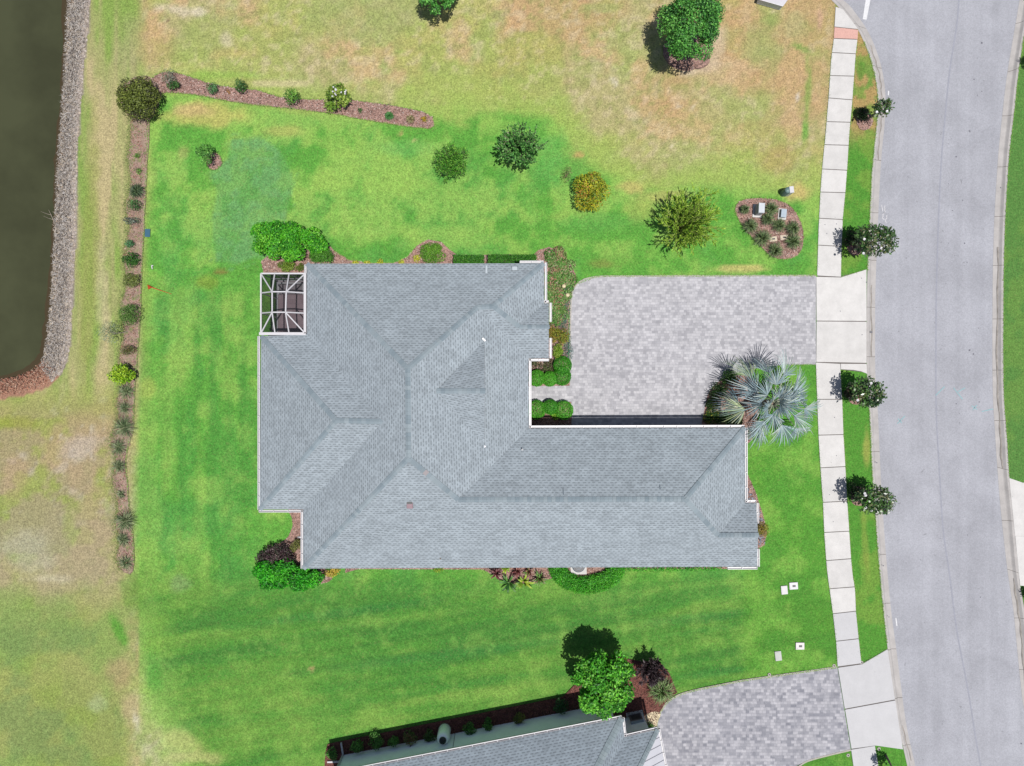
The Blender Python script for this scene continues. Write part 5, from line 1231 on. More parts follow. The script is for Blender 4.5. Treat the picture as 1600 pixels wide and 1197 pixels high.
def valve(name, label, x, y, w_, d_, rz, colr, hole=True, group=None, z=.03):
    p = W(x, y, z); e = empty(name, (p.x, p.y, 0), label, 'utility cover', group)
    m_ = MB(); m_.box((p.x, p.y, z / 2 + .015), (w_, d_, z + .03), rz); m_.build('frame', plain(name + '_frame' + str(x), A(colr), .7, .06, 5), e, bevel=.02)
    if hole:
        m_ = MB(); m_.box((p.x + .02, p.y, z + .036), (w_ * .36, d_ * .28, .012), rz); m_.build('reader', M['dark'], e)
        m_ = MB(); m_.lathe((p.x - w_ * .36, p.y - d_ * .3, z + .028), [(.02, 0), (.02, .01)], 8); m_.build('bolt', M['dark'], e)
    else:
        m_ = MB(); m_.box((p.x, p.y, z + .034), (w_ * .8, d_ * .8, .008), rz); m_.build('lid', plain(name + '_lid' + str(x), A(tuple(min(255, c - 6) for c in colr)), .7, .05, 5), e, bevel=.01)
valve('valve_cover', 'tan valve cover with dark centre, left of the pair in the island bed', 1208, 373.5, .5, .32, .1, (232, 216, 190), z=.09)
valve('valve_cover', 'tan valve cover with dark centre, right of the pair in the island bed', 1225, 371, .5, .32, .1, (232, 212, 190), z=.09)
valve('meter_box', 'white meter box cover with dark reader, upper of the two on the south lawn', 1240, 915.5, .56, .46, .06, (250, 248, 250), group='white meter box covers')
valve('meter_box', 'white meter box cover with dark reader, nearer to the neighbour driveway', 1250, 1009.5, .56, .46, 0, (252, 246, 244), group='white meter box covers')
valve('cleanout_cover', 'plain rounded white cover just left of the upper meter box', 1225.5, 922, .42, .56, .1, (250, 246, 248), False)
valve('cleanout_cover', 'plain pale grey cover left of the lower meter box', 1216, 1025, .42, .62, .12, (218, 220, 214), False)
valve('valve_box', 'blue rectangular valve lid in the lawn by the west strip', 230.5, 364, .34, .52, -.03, (52, 112, 140), False)
mb = MB(); p = W(238.5, 418, .02); mb.beam(p + Vector((-.05, .12, .02)), p + Vector((0, -.1, .02)), .06); mb.beam(p + Vector((-.06, .12, .02)), p + Vector((.06, .12, .02)), .05)
tag(mb.build('white_marker', M['white']), 'small white hook-shaped marker lying on the west lawn above the orange flag', 'marker')
def flag():
    p = W(233, 449, .0); e = empty('orange_marker', (p.x, p.y, 0), 'orange-red marker with a thin trailing line on the west lawn', 'marker')
    red = plain('orange_plastic', A((236, 92, 50)), .5, .08, 8)
    m_ = MB(); a = W(230, 447, .12)
    m_.add([W(230, 444.5, .04), W(238, 448.5, .16), W(231.5, 452.5, .04), W(233, 448.5, .22)], [(0, 1, 3), (1, 2, 3), (2, 0, 3), (0, 2, 1)]); m_.build('head', red, e)
    m_ = MB(); m_.tube([W(237, 449, .08), W(248, 453, .05), (W(258, 456, .05)), W(268, 459.5, .04)], [.03, .018, .015, .012], 6); m_.build('line', red, e)
flag()
random.seed(12)
for i, (x, y, lab) in enumerate([(1303, 1040, 'sprinkler head at the corner of sidewalk and neighbour driveway'), (1202, 1054, 'sprinkler head on the lawn edge of the neighbour driveway'), (1325, 1180, 'sprinkler head below the neighbour driveway beside the sidewalk'), (1373, 1170, 'sprinkler head on the verge below the neighbour apron'), (1346, 1035, 'sprinkler head on the verge corner above the neighbour apron')]):
    p = W(x, y, 0); e = empty('sprinkler_head', (p.x, p.y, 0), lab, 'sprinkler', 'lawn sprinkler heads')
    m_ = MB(); m_.lathe((p.x, p.y, 0), [(.11, 0), (.11, .03), (.06, .035)], 14); m_.build('collar', bpy.data.materials['edging'], e)
    m_ = MB(); m_.lathe((p.x, p.y, .03), [(.035, 0), (.035, .04), (.02, .05)], 10); m_.build('nozzle', M['dark'], e)
def slab_top():
    mb = MB(); mb.prism([tuple(W(x, y, .5))[:2] for x, y in [(1186, -1), (1223, 9.5), (1232, -3), (1240, -26), (1196, -40)]], 0.0, .5)
    o = mb.build('white_cabinet', M['whitewall'], bevel=.03)
    tag(o, 'white flat-topped box cut off by the top edge of the photo near the street corner', 'cabinet')
    m2 = MB(); m2.prism([tuple(W(x, y, .56))[:2] for x, y in [(1185, -1), (1223.5, 10), (1233, -3), (1241, -27), (1195, -41)]], .5, .56); l_ = m2.build('lid', M['white'], None, bevel=.015); l_.parent = o
slab_top()

# ------------------------------------------------------------------ silver fan palm
def palm():
    r = np.random.default_rng(5); rr = random.Random(5)
    c = W(1211, 631, 3.3)
    e = empty('silver_palm', (c.x, c.y, 0), 'silvery blue fan palm between the driveway and the sidewalk', 'palm tree')
    mb = MB(); pts = [(c.x + .05 * math.sin(k), c.y, k * .36) for k in range(9)]
    mb.tube(pts, [.30, .26, .24, .25, .23, .25, .23, .25, .22], 12); mb.build('trunk', M['bark'], e)
    top = Vector((c.x, c.y, 2.9))
    SIL = [(176, 196, 200), (150, 174, 182), (196, 208, 200), (134, 158, 166)]; OLD = [(196, 212, 160), (170, 192, 148), (204, 214, 184), (160, 184, 170)]
    NL = 27
    for i in range(NL):
        az = i * 2.39996 + .4 + rr.uniform(-.25, .25); q = (i + .5) / NL
        el = math.radians(84 - 104 * q ** .75); pl = .3 + 1.8 * q + rr.uniform(-.3, .35); fr = .95 + .75 * min(1, q * 1.6) + rr.uniform(-.2, .25)
        d = Vector((math.cos(az) * math.cos(el), math.sin(az) * math.cos(el), math.sin(el)))
        h_ = Vector((math.cos(az), math.sin(az), 0)); b = top + h_ * .12 + Vector((0, 0, .1))
        m1 = b + d * pl * .5 + Vector((0, 0, .06)); hub = b + d * pl + Vector((0, 0, -.12 * q * pl))
        mbp = MB(); pal = OLD if (math.cos(az) < -.3 and q > .55 and i % 2) else SIL
        ca = [tuple(linA(pal[rr.randrange(len(pal))]))]
        mbp.tube([b, m1, hub], [.045, .032, .022], 6, col=tuple(linA((196, 204, 176))), cap=False)
        fd = (hub - m1).normalized(); fd = (fd + Vector((0, 0, -.15 - .25 * q))).normalized()
        side = fd.cross(Vector((0, 0, 1)))
        side = side.normalized() if side.length > .1 else Vector((-h_.y, h_.x, 0))
        tw = rr.uniform(-.7, .7); nrm = side.cross(fd).normalized(); side = (side * math.cos(tw) + nrm * math.sin(tw)).normalized(); nrm = side.cross(fd).normalized()
        NB = 18; fan = math.radians(78 - 18 * q)
        for k in range(NB):
            t = (k + .5) / NB * 2 - 1 + rr.uniform(-.03, .03); a = t * fan
            bd = (fd * math.cos(a) + side * math.sin(a)).normalized(); bs = nrm.cross(bd).normalized()
            ln = fr * (1 - .30 * abs(t) ** 2) * rr.uniform(.8, 1.1)
            w1 = .029; cup = .22 * abs(t)
            root = hub + bd * .02
            p1 = root + bd * ln * .45 + nrm * (cup * ln * .45); dr = Vector((0, 0, -1)) * ln * rr.uniform(.05, .45) * (.4 + q)
            p2 = root + bd * ln * .78 + nrm * (cup * .6 * ln) + dr * .4; p3 = root + bd * ln * .98 + dr + Vector((rr.uniform(-.07, .07), rr.uniform(-.07, .07), 0))
            ridge = nrm * w1 * .6
            cc = tuple(np.minimum(.8, linA(pal[rr.randrange(len(pal))]) * rr.uniform(.7, 1.6)))
            V = [root - bs * .012, root, root + bs * .012, p1 - bs * w1, p1 + ridge, p1 + bs * w1, p2 - bs * w1 * .75, p2 + ridge * .6, p2 + bs * w1 * .75, p3]
            mbp.add(V, [(0, 1, 4, 3), (1, 2, 5, 4), (3, 4, 7, 6), (4, 5, 8, 7), (6, 7, 9), (7, 8, 9)], cc)
        mbp.build('frond', M['frond'], e)
palm()
PB = 'low shrubs under the silver palm'
for x, y, rp, h, pal, lab in [(1122, 612, 12, .7, [(60, 96, 40), (84, 116, 50), (44, 70, 34)], 'dark green low shrub at the left top of the palm bed'), (1113, 632, 8, .5, [(100, 104, 56), (130, 110, 70)], 'brownish low plant at the left edge of the palm bed'), (1112, 652, 9, .5, [(170, 170, 70), (120, 140, 50), (190, 150, 80)], 'yellow-tipped low plant in the lower left of the palm bed'), (1132, 655, 11, .6, [(72, 110, 46), (96, 130, 56)], 'green low shrub in the shade beside the garage wall'), (1140, 590, 10, .7, [(64, 110, 44), (90, 136, 60)], 'green low shrub at the top of the palm bed under the fronds'), (1150, 662, 9, .5, [(150, 150, 60), (110, 130, 50)], 'olive plant between garage eave and palm trunk')]:
    shrub('low_shrub', lab, 'shrub', x, y, rp * 1.35, h, [(54, 92, 36), (72, 112, 44)] + pal[:1], 1100, .10, .05, group=PB)
mb = MB(); p = W(1160, 676, .1)
for i in range(3):
    for j in range(2): mb.box((p.x - .22 + i * .22, p.y - .1 + j * .2, .1), (.2, .18, .12 + .02 * (i + j)), .3 + .2 * i)
tag(mb.build('brick_stack', plain('pinkish_brick', A((214, 156, 142)), .9, .15, 9)), 'few pinkish bricks lying by the north-east garage corner', 'bricks')

# ------------------------------------------------------------------ roofs
def roof_mesh(V, faces, name, mats, parent, thick=.16):
    me = bpy.data.meshes.new(name); me.from_pydata([tuple(v) for v in V], [], faces)
    uvl = me.uv_layers.new(name='UVMap')
    for f in me.polygons:
        n = f.normal
        if n.z < 0: f.flip()
    me.update()
    for f in me.polygons:
        n = f.normal; up = Vector((-n.x, -n.y, 0)); 
        if up.length < 1e-4: up = Vector((0, 1, 0))
        hd = Vector((up.y, -up.x, 0)).normalized(); sl_ = n.cross(hd).normalized()
        if sl_.z < 0: sl_ = -sl_
        for li in f.loop_indices:
            co = me.vertices[me.loops[li].vertex_index].co; uvl.data[li].uv = (co.dot(hd) + 50, co.dot(sl_) + 50)
    o = link(name, me, mats, parent)
    s_ = o.modifiers.new('thickness', 'SOLIDIFY'); s_.thickness = thick; s_.offset = -1; s_.material_offset_rim = 1; s_.material_offset = 0
    return o
def caps(a, b, slope, parent, seed, cols=((162, 176, 184), (156, 170, 178), (168, 181, 188), (150, 165, 174)), w_=.15, odd=None):
    r = random.Random(seed); a = Vector(a); b = Vector(b); d = b - a; L = d.length; d.normalize()
    s_ = Vector((-d.y, d.x, 0)).normalized(); n = max(1, int(L / .23)); mb = MB()
    for i in range(n):
        t0 = a + d * L * i / n; t1 = a + d * (L * (i + 1) / n + .05); up0 = Vector((0, 0, .045)); up1 = Vector((0, 0, .022)); dr = Vector((0, 0, -slope * w_))
        c = tuple(linA(odd[1] if odd and i == odd[0] else cols[r.randrange(len(cols))]) * r.uniform(.95, 1.04))
        mb.add([t0 + s_ * w_ + dr + up0, t0 + up0, t0 - s_ * w_ + dr + up0, t1 + s_ * w_ + dr + up1, t1 + up1, t1 - s_ * w_ + dr + up1], [(0, 1, 4, 3), (1, 2, 5, 4)], c)
    return mb.build('ridge_cap', M['cap'], parent)
def gutter(a, b, out, parent, wd=.115, hang=.75):
    """open white channel with hangers along an eave; out = outward unit direction"""
    a = Vector(a); b = Vector(b); out = Vector(out).normalized(); d = (b - a).normalized(); L = (b - a).length
    o0 = out * .012; mb = MB(); zb = -.13; zt = -.02; tk = .012
    def seg(p, q, w0, w1, z0, z1):
        vs = []
        for base in (a, b):
            for x, z in ((w0, z0), (w1, z0), (w1, z1), (w0, z1)): vs.append(base + out * x + Vector((0, 0, z)))
        mb.add(vs, [(3, 2, 1, 0), (4, 5, 6, 7), (0, 1, 5, 4), (1, 2, 6, 5), (2, 3, 7, 6), (3, 0, 4, 7)])
    seg(a, b, .012, wd, zb, zb + tk); seg(a, b, wd + .001, wd + .035, zb, zt); seg(a, b, .010, .024, zb + tk + .001, zt - .004)
    for p, s_ in ((a, 1), (b, -1)):
        mb.beam(p + d * .006 * s_ + out * (wd / 2 + .02) + Vector((0, 0, -.07)) - out * .07, p + d * .006 * s_ + out * (wd / 2 + .02) + Vector((0, 0, -.07)) + out * .07, .012, .1)
    n = max(2, int(L / hang))
    for i in range(1, n):
        p = a + d * L * i / n; mb.beam(p + out * .02 + Vector((0, 0, -.018)), p + out * (wd + .02) + Vector((0, 0, -.018)), .035, .008)
    return mb.build('gutter', M['white'], parent)

def main_house():
    c0 = W(760, 650, 0)
    e = empty('house', (c0.x, c0.y, 0), 'large single-storey house with a grey-blue hipped shingle roof in the centre of the photo', 'house')
    Z = 3.0
    P = {
     'tl': W(479.5, 412, Z), 'tr': W(850, 411.5, Z), 'r1': W(850, 474, Z), 'r2': W(857.5, 474, Z), 'r3': W(857.5, 560, Z), 'r4': W(826, 560, Z),
     'r5': W(826, 669.5, Z), 'r6': W(1164, 668.5, Z), 'r7': W(1164, 786, Z), 'r8': W(1181.5, 786, Z), 'r9': W(1183, 885.5, Z),
     'bl': W(474, 888.5, Z), 'b1': W(474, 796, Z), 'b2': W(406, 796, Z), 'b3': W(408, 525.5, Z), 'b4': W(479.5, 522, Z),
     'R1': W(637, 576, 6.36), 'R2': W(638, 716, 6.36), 'N1': W(746, 480, 4.42), 'N2': W(771, 478.5, 4.42), 'N3': W(811, 510.5, 3.88), 'N4': W(857.5, 510.5, 3.88),
     'W1': W(525, 657, 5.62), 'W2': W(598, 659, 5.62), 'S1': W(716, 781, 5.16), 'S2': W(1071, 780, 5.14), 'S3': W(1122, 836.5, 4.1), 'S4': W(1184.5, 836.5, 4.1)}
    names = list(P); V = [P[k] for k in names]; I = {k: i for i, k in enumerate(names)}
    F = [('tl', 'R1', 'N1', 'N2', 'tr'), ('tl', 'b4', 'W2', 'R1'), ('R1', 'W2', 'R2'), ('W2', 'b1', 'bl', 'R2'), ('b4', 'b3', 'W1', 'W2'), ('b3', 'b2', 'W1'), ('b2', 'b1', 'W2', 'W1'),
         ('bl', 'r9', 'S4', 'S3'), ('bl', 'S3', 'S2', 'S1'), ('bl', 'S1', 'R2'), ('R1', 'R2', 'S1', 'r5', 'r4', 'N1'), ('N1', 'r4', 'r3', 'N4', 'N3'), ('N1', 'N3', 'N2'), ('N2', 'N3', 'r1', 'tr'), ('N3', 'N4', 'r2', 'r1'),
         ('S1', 'S2', 'r6', 'r5'), ('S2', 'S3', 'r7', 'r6'), ('S3', 'S4', 'r8', 'r7')]
    roof = roof_mesh(V, [tuple(I[k] for k in f) for f in F], 'roof', [M['shingle'], M['white']], e)
    # gabled dormer on the east slope
    z0 = 4.22; D = {'a': W(682, 611, 5.62), 'b': W(757, 611, 5.95), 'n': W(757, 531, z0), 's': W(757, 697, z0)}
    Vd = [D['a'] + Vector((0, 0, .03)), D['b'] + Vector((0, 0, .03)), D['n'], D['s']]
    roof_mesh(Vd, [(0, 2, 1), (0, 1, 3)], 'dormer_roof', [M['shingle'], M['white']], e, .1)
    mb = MB(); q = [D['n'], D['s'], D['b']]
    dx = Vector((-.25, 0, 0)); mb.add([v + dx + Vector((0, 0, -.08)) for v in q] + [v + dx + Vector((-.1, 0, -.08)) for v in q], [(0, 1, 2), (3, 5, 4), (0, 2, 5, 3), (1, 4, 5, 2)])
    mb.build('gable_wall', M['whitewall'], e)
    for k, (px_, py_) in enumerate([(756.5, 531), (756.5, 698.5)]):
        m_ = MB(); p = W(px_, py_, 4.3); m_.beam(p + Vector((-.1, .1 if k == 0 else -.1, .02)), p + Vector((.07, -.07 if k == 0 else .07, .0)), .10, .03); m_.build('flashing', M['white'], e)
    h = .5; hd = .354
    L_ = [('tl', 'R1', hd), ('R1', 'R2', h), ('bl', 'R2', hd), ('R1', 'N1', hd), ('N1', 'N2', h), ('tr', 'N2', hd), ('N3', 'N2', hd), ('b3', 'W1', hd), ('b2', 'W1', hd), ('W1', 'W2', h), ('S1', 'R2', hd), ('S1', 'S2', h), ('r6', 'S2', hd), ('S3', 'S2', hd)]
    for i, (a, b, s_) in enumerate(L_):
        odd = (10, (186, 178, 180)) if (a, b) == ('S1', 'R2') else None
        caps(P[a], P[b], s_, e, 900 + i, odd=odd)
    caps(P['N3'], P['N4'], .5, e, 930, w_=.12); caps(P['S3'], P['S4'], .5, e, 931, w_=.14)
    caps(D['a'] + Vector((0, 0, .03)), D['b'] + Vector((0, 0, .03)), .5, e, 932)
    # gutters
    g = [(W(406, 525, Z), W(406, 797, Z), (-1, 0, 0)), (W(404, 797, Z), W(473, 797, Z), (0, -1, 0)), (W(473.5, 798, Z), W(473.5, 889, Z), (-1, 0, 0)),
         (W(851, 474, Z), W(851, 410, Z), (1, 0, 0)), (W(812, 411, Z), W(850, 411, Z), (0, 1, 0)), (W(850, 473, Z), W(858, 473, Z), (0, 1, 0)), (W(858.5, 503, Z), W(858.5, 473, Z), (1, 0, 0)),
         (W(858.5, 560, Z), W(858.5, 528, Z), (1, 0, 0)), (W(826, 560.5, Z), W(858, 560.5, Z), (0, -1, 0)), (W(826.5, 669, Z), W(826.5, 561, Z), (1, 0, 0)),
         (W(827, 669, Z), W(1164, 668, Z), (0, 1, 0)), (W(1164.5, 785, Z), W(1164.5, 668, Z), (1, 0, 0)), (W(1165, 785.5, Z), W(1182, 785.5, Z), (0, 1, 0)),
         (W(1182.3, 818, Z), W(1182.3, 786, Z), (1, 0, 0)), (W(1183.5, 886, Z), W(1183.5, 858, Z), (1, 0, 0)), (W(1137, 886, Z), W(1184, 886, Z), (0, -1, 0)),
         (W(479, 427, Z), W(479, 413, Z), (-1, 0, 0))]
    for a, b, o_ in g: gutter(a, b, o_, e, hang=.78)
    # walls inset from the eaves
    wp = [(495, 428), (836, 428), (836, 488), (842, 488), (842, 548), (812, 548), (812, 684), (1148, 684), (1148, 800), (1166, 800), (1166, 872), (490, 872), (490, 782), (421, 782), (421, 540), (495, 540)]
    mb = MB(); pw = [W(x, y, Z) for x, y in wp]; n = len(pw)
    mb.prism([(p.x, p.y) for p in pw], 0.0, 3.02); mb.build('wall', M['whitewall'], e)
    glass, t, b = new_mat('window_glass'); b.inputs['Base Color'].default_value = (.03, .04, .05, 1); b.inputs['Roughness'].default_value = .05
    def opening(kind, pa, pb, z0, z1, out):
        a = Vector((pa.x, pa.y, z0)); c = Vector((pb.x, pb.y, z0)); d = (c - a); L = d.length; d.normalize(); o_ = Vector(out)
        m_ = MB(); mid = a.lerp(c, .5) + o_ * .03 + Vector((0, 0, (z1 - z0) / 2)); rz = math.atan2(d.y, d.x)
        m_.box(tuple(mid), (L, .08, z1 - z0), rz); fr_ = m_.build(kind, M['white'], e)
        m_ = MB(); m_.box(tuple(mid + o_ * .045), (L - .16, .02, z1 - z0 - .16), rz)
        if kind == 'garage_door':
            m_ = MB(); nn = 4
            for i in range(nn): m_.box((mid.x + o_.x * .045, mid.y + o_.y * .045, z0 + .08 + (i + .5) * (z1 - z0 - .16) / nn), (L - .16, .03, (z1 - z0 - .16) / nn - .02), rz)
            m_.build('door_panel', M['whitewall'], fr_)
        else: m_.build('pane' if kind == 'window' else 'leaf', glass if kind == 'window' else M['bark'], fr_)
    for x in (1080, 960): opening('garage_door', W(x - 52, 684, Z), W(x + 48, 684, Z), 0.02, 2.3, (0, 1, 0))
    for x in (560, 640, 740): opening('window', W(x, 428, Z), W(x + 30, 428, Z), .9, 2.2, (0, 1, 0)); 
    for x in (560, 700, 1000, 1080): opening('window', W(x, 872, Z), W(x + 30, 872, Z), .9, 2.2, (0, -1, 0))
    for y in (590, 650, 720): opening('window', W(421, y, Z), W(421, y + 30, Z), .6, 2.2, (-1, 0, 0))
    for y in (505,): opening('window', W(842, y, Z), W(842, y + 26, Z), .9, 2.2, (1, 0, 0))
    opening('window', W(1166, 820, Z), W(1166, 850, Z), .9, 2.2, (1, 0, 0)); opening('front_door', W(812, 603, Z), W(812, 627, Z), .03, 2.2, (1, 0, 0))
    # vents and stains
    p = W(640.5, 789, 5.0); m_ = MB(); m_.box((p.x, p.y, p.z - .02), (.36, .40, .2), 0); v = m_.build('roof_vent', plain('vent_brown', A((160, 128, 138)), .6, .15, 6), e, bevel=.02)
    m_ = MB(); m_.box((p.x, p.y + .13, p.z + .10), (.3, .12, .06), 0); m_.build('vent_mouth', M['dark'], v)
    for x, y, z_, h_ in [(688.5, 872, 3.25, .16), (816, 702, 3.75, .2), (772.5, 463 - 3, 4.2, .0)]:
        if h_:
            p = W(x, y, z_); m_ = MB(); m_.tube([p, p + Vector((0, 0, h_))], .045, 10); v = m_.build('pipe_vent', M['bark'] if y > 800 else M['white'], e)
            m_ = MB(); m_.tube([p + Vector((0, 0, h_ - .02)), p + Vector((0, 0, h_ + .01))], .03, 8); m_.build('pipe_mouth', M['dark'], v)
    stain = plain('roof_stain', A((120, 132, 142)), .95, .3, 12)
    m_ = MB()
    for x, y, z_, a, b in [(740, 466, 4.07, .05, .16), (738, 472, 4.17, .04, .12), (772.5, 475, 4.37, .07, .05), (690, 519, 5.0, .05, .10), (1031, 761, 4.79, .04, .16), (880, 768, 4.92, .04, .2), (527, 444, 3.62, .06, .05), (614, 521, 5.05, .04, .05)]:
        p = W(x, y, z_); n_ = 8
        m_.add([(p.x + a * math.cos(k * .785) * random.uniform(.7, 1.3), p.y + b * math.sin(k * .785), p.z + .012 - .5 * b * math.sin(k * .785)) for k in range(n_)], [tuple(range(n_))])
    m_.build('stain', stain, e)
    for x, y, w1, h1, z_ in [(760, 421, .12, .45, 3.32), (804, 419.5, .30, .22, 3.3)]:
        p = W(x, y, z_); m_ = MB(); m_.box(tuple(p), (w1, h1, .04), 0); m_.build('flashing', plain('flashing_grey', A((186, 198, 206)), .4, .05, 8) if 'flashing_grey' not in bpy.data.materials else bpy.data.materials['flashing_grey'], e)
    # downspout extension on the west wall, and air conditioner on its pad
    m_ = MB(); m_.beam(W(490, 840, .12), W(465.5, 839.5, .12), .1); m_.beam(W(488, 840, .1), W(488, 840, 2.8), .08); m_.build('downspout', M['white'], e)
    return e
house = main_house()
def ac():
    p = W(902, 886, .15); e = empty('air_conditioner', (p.x, p.y, 0), 'round-topped grey air conditioner on a white pad under the south eave', 'air conditioner')
    m_ = MB(); q = W(904, 885, .1); m_.box((q.x, q.y, .06), (1.05, 1.05, .12), .02); m_.build('pad', M['concrete'], e, bevel=.02)
    q = W(904, 884.5, .75); m_ = MB(); m_.lathe((q.x, q.y, .12), [(.40, 0), (.42, .05), (.42, .60), (.38, .66), (.2, .70), (.05, .71)], 28); m_.build('casing', plain('ac_grey', A((150, 166, 188)), .35, .06, 6, .3), e, True)
    m_ = MB()
    for k in range(4): m_.lathe((q.x, q.y, .795 + k * .012), [(.37 - .09 * k, 0), (.355 - .09 * k, .012)], 26)
    m_.build('fan_grille', M['dark'], e)
ac()

# ------------------------------------------------------------------ screened porch
def porch():
    c = W(440, 475, 0); e = empty('screened_porch', (c.x, c.y, 0), 'white-framed screened porch with dark mesh in the north-west notch of the roof', 'porch')
    zt, zr = 2.95, 3.75
    TL = W(408, 427.5, zt); TR = W(477, 427.5, zt); BL = W(408, 521, zt); BR = W(477, 521, zt)
    I1 = W(425.5, 456, zr); I2 = W(447.5, 456, zr); I3 = W(425.5, 488, zr); I4 = W(446.5, 488, zr)
    t1 = W(429.5, 427.5, zt); t2 = W(452, 427.5, zt); b1 = W(430, 521, zt); b2 = W(452, 521, zt); l1 = W(408, 458, zt); l2 = W(408, 489.5, zt); r1 = W(477, 458, zt); r2 = W(477, 489.5, zt)
    def bm(a, b, w_=.07, h_=.09, nm='beam', m='white'):
        mb = MB(); mb.beam(a, b, w_, h_); mb.build(nm, M[m], e)
    for a, b in [(TL, TR), (TL, BL)]: bm(a, b, .09, .10)
    bm(BL + Vector((-.1, -.02, 0)), BR + Vector((.05, -.02, 0)), .17, .16); bm(TR, BR, .15, .16)
    for a, b in [(TL, I1), (TR, I2), (BL, I3), (BR, I4), (I1, I2), (I3, I4), (I1, I3), (I2, I4), (t1, I1), (t2, I2), (b1, I3), (b2, I4), (l1, I1), (l2, I3), (r1, I2), (r2, I4)]: bm(a, b)
    for nm, q in {'n1': TL, 'n2': t1, 'n3': t2, 'w1': l1, 'w2': l2, 'w3': BL}.items():
        bm(Vector((q.x, q.y, .03)), Vector((q.x, q.y, zt)), .06, .06, 'post')
    bm(Vector((TL.x, TL.y, .08)), Vector((TR.x, TR.y, .08)), .1, .12, 'base_rail'); bm(Vector((TL.x, TL.y, .08)), Vector((BL.x, BL.y, .08)), .1, .12, 'base_rail')
    bm(Vector((TL.x, TL.y, .95)), Vector((TR.x, TR.y, .95)), .05, .05, 'mid_rail'); bm(Vector((TL.x, TL.y, .95)), Vector((BL.x, BL.y, .95)), .05, .05, 'mid_rail')
    m_ = MB(); dz = Vector((0, 0, -.01))
    qs = [[TL, t1, I1], [t1, t2, I2, I1], [t2, TR, I2], [TR, r1, I2], [r1, r2, I4, I2], [r2, BR, I4], [BR, b2, I4], [b2, b1, I3, I4], [b1, BL, I3], [BL, l2, I3], [l2, l1, I1, I3], [l1, TL, I1], [I1, I2, I4, I3]]
    for q in qs: m_.add([v + dz for v in q], [tuple(range(len(q)))])
    for a, b in ((TL, TR), (TL, BL)):
        m_.add([Vector((a.x, a.y, .1)), Vector((b.x, b.y, .1)), Vector((b.x, b.y, zt)), Vector((a.x, a.y, zt))], [(0, 1, 2, 3)])
    m_.build('screen', M['screen'], e)
    m_ = MB(); a = W(408, 427, 3); b = W(490, 536, 3); m_.box(((a.x + b.x) / 2, (a.y + b.y) / 2, .03), (abs(b.x - a.x), abs(a.y - b.y), .06)); m_.build('floor', M['patio'], e)
    # pale bench against the screen
    return e
porch()
def bench():
    a = W(455, 452, .45); e = empty('patio_sofa', (a.x, a.y, 0), 'pale low outdoor sofa seen dimly through the mesh of the screened porch', 'sofa')
    cu = plain('sofa_fabric', A((176, 166, 172)), .9, .08, 6)
    m_ = MB(); m_.box((a.x, a.y, .32), (1.5, .62, .18)); m_.build('seat', cu, e, bevel=.04)
    m_ = MB(); m_.box((a.x, a.y + .36, .55), (1.6, .10, .5)); m_.build('backrest', M['white'], e, bevel=.03)
    for s_ in (-1, 1):
        m_ = MB(); m_.box((a.x + s_ * .78, a.y, .4), (.08, .7, .3)); m_.build('armrest', M['white'], e, bevel=.02)
    for sx in (-1, 1):
        for sy in (-1, 1):
            m_ = MB(); m_.box((a.x + sx * .68, a.y + sy * .24, .145), (.05, .05, .17)); m_.build('leg', M['white'], e)
bench()

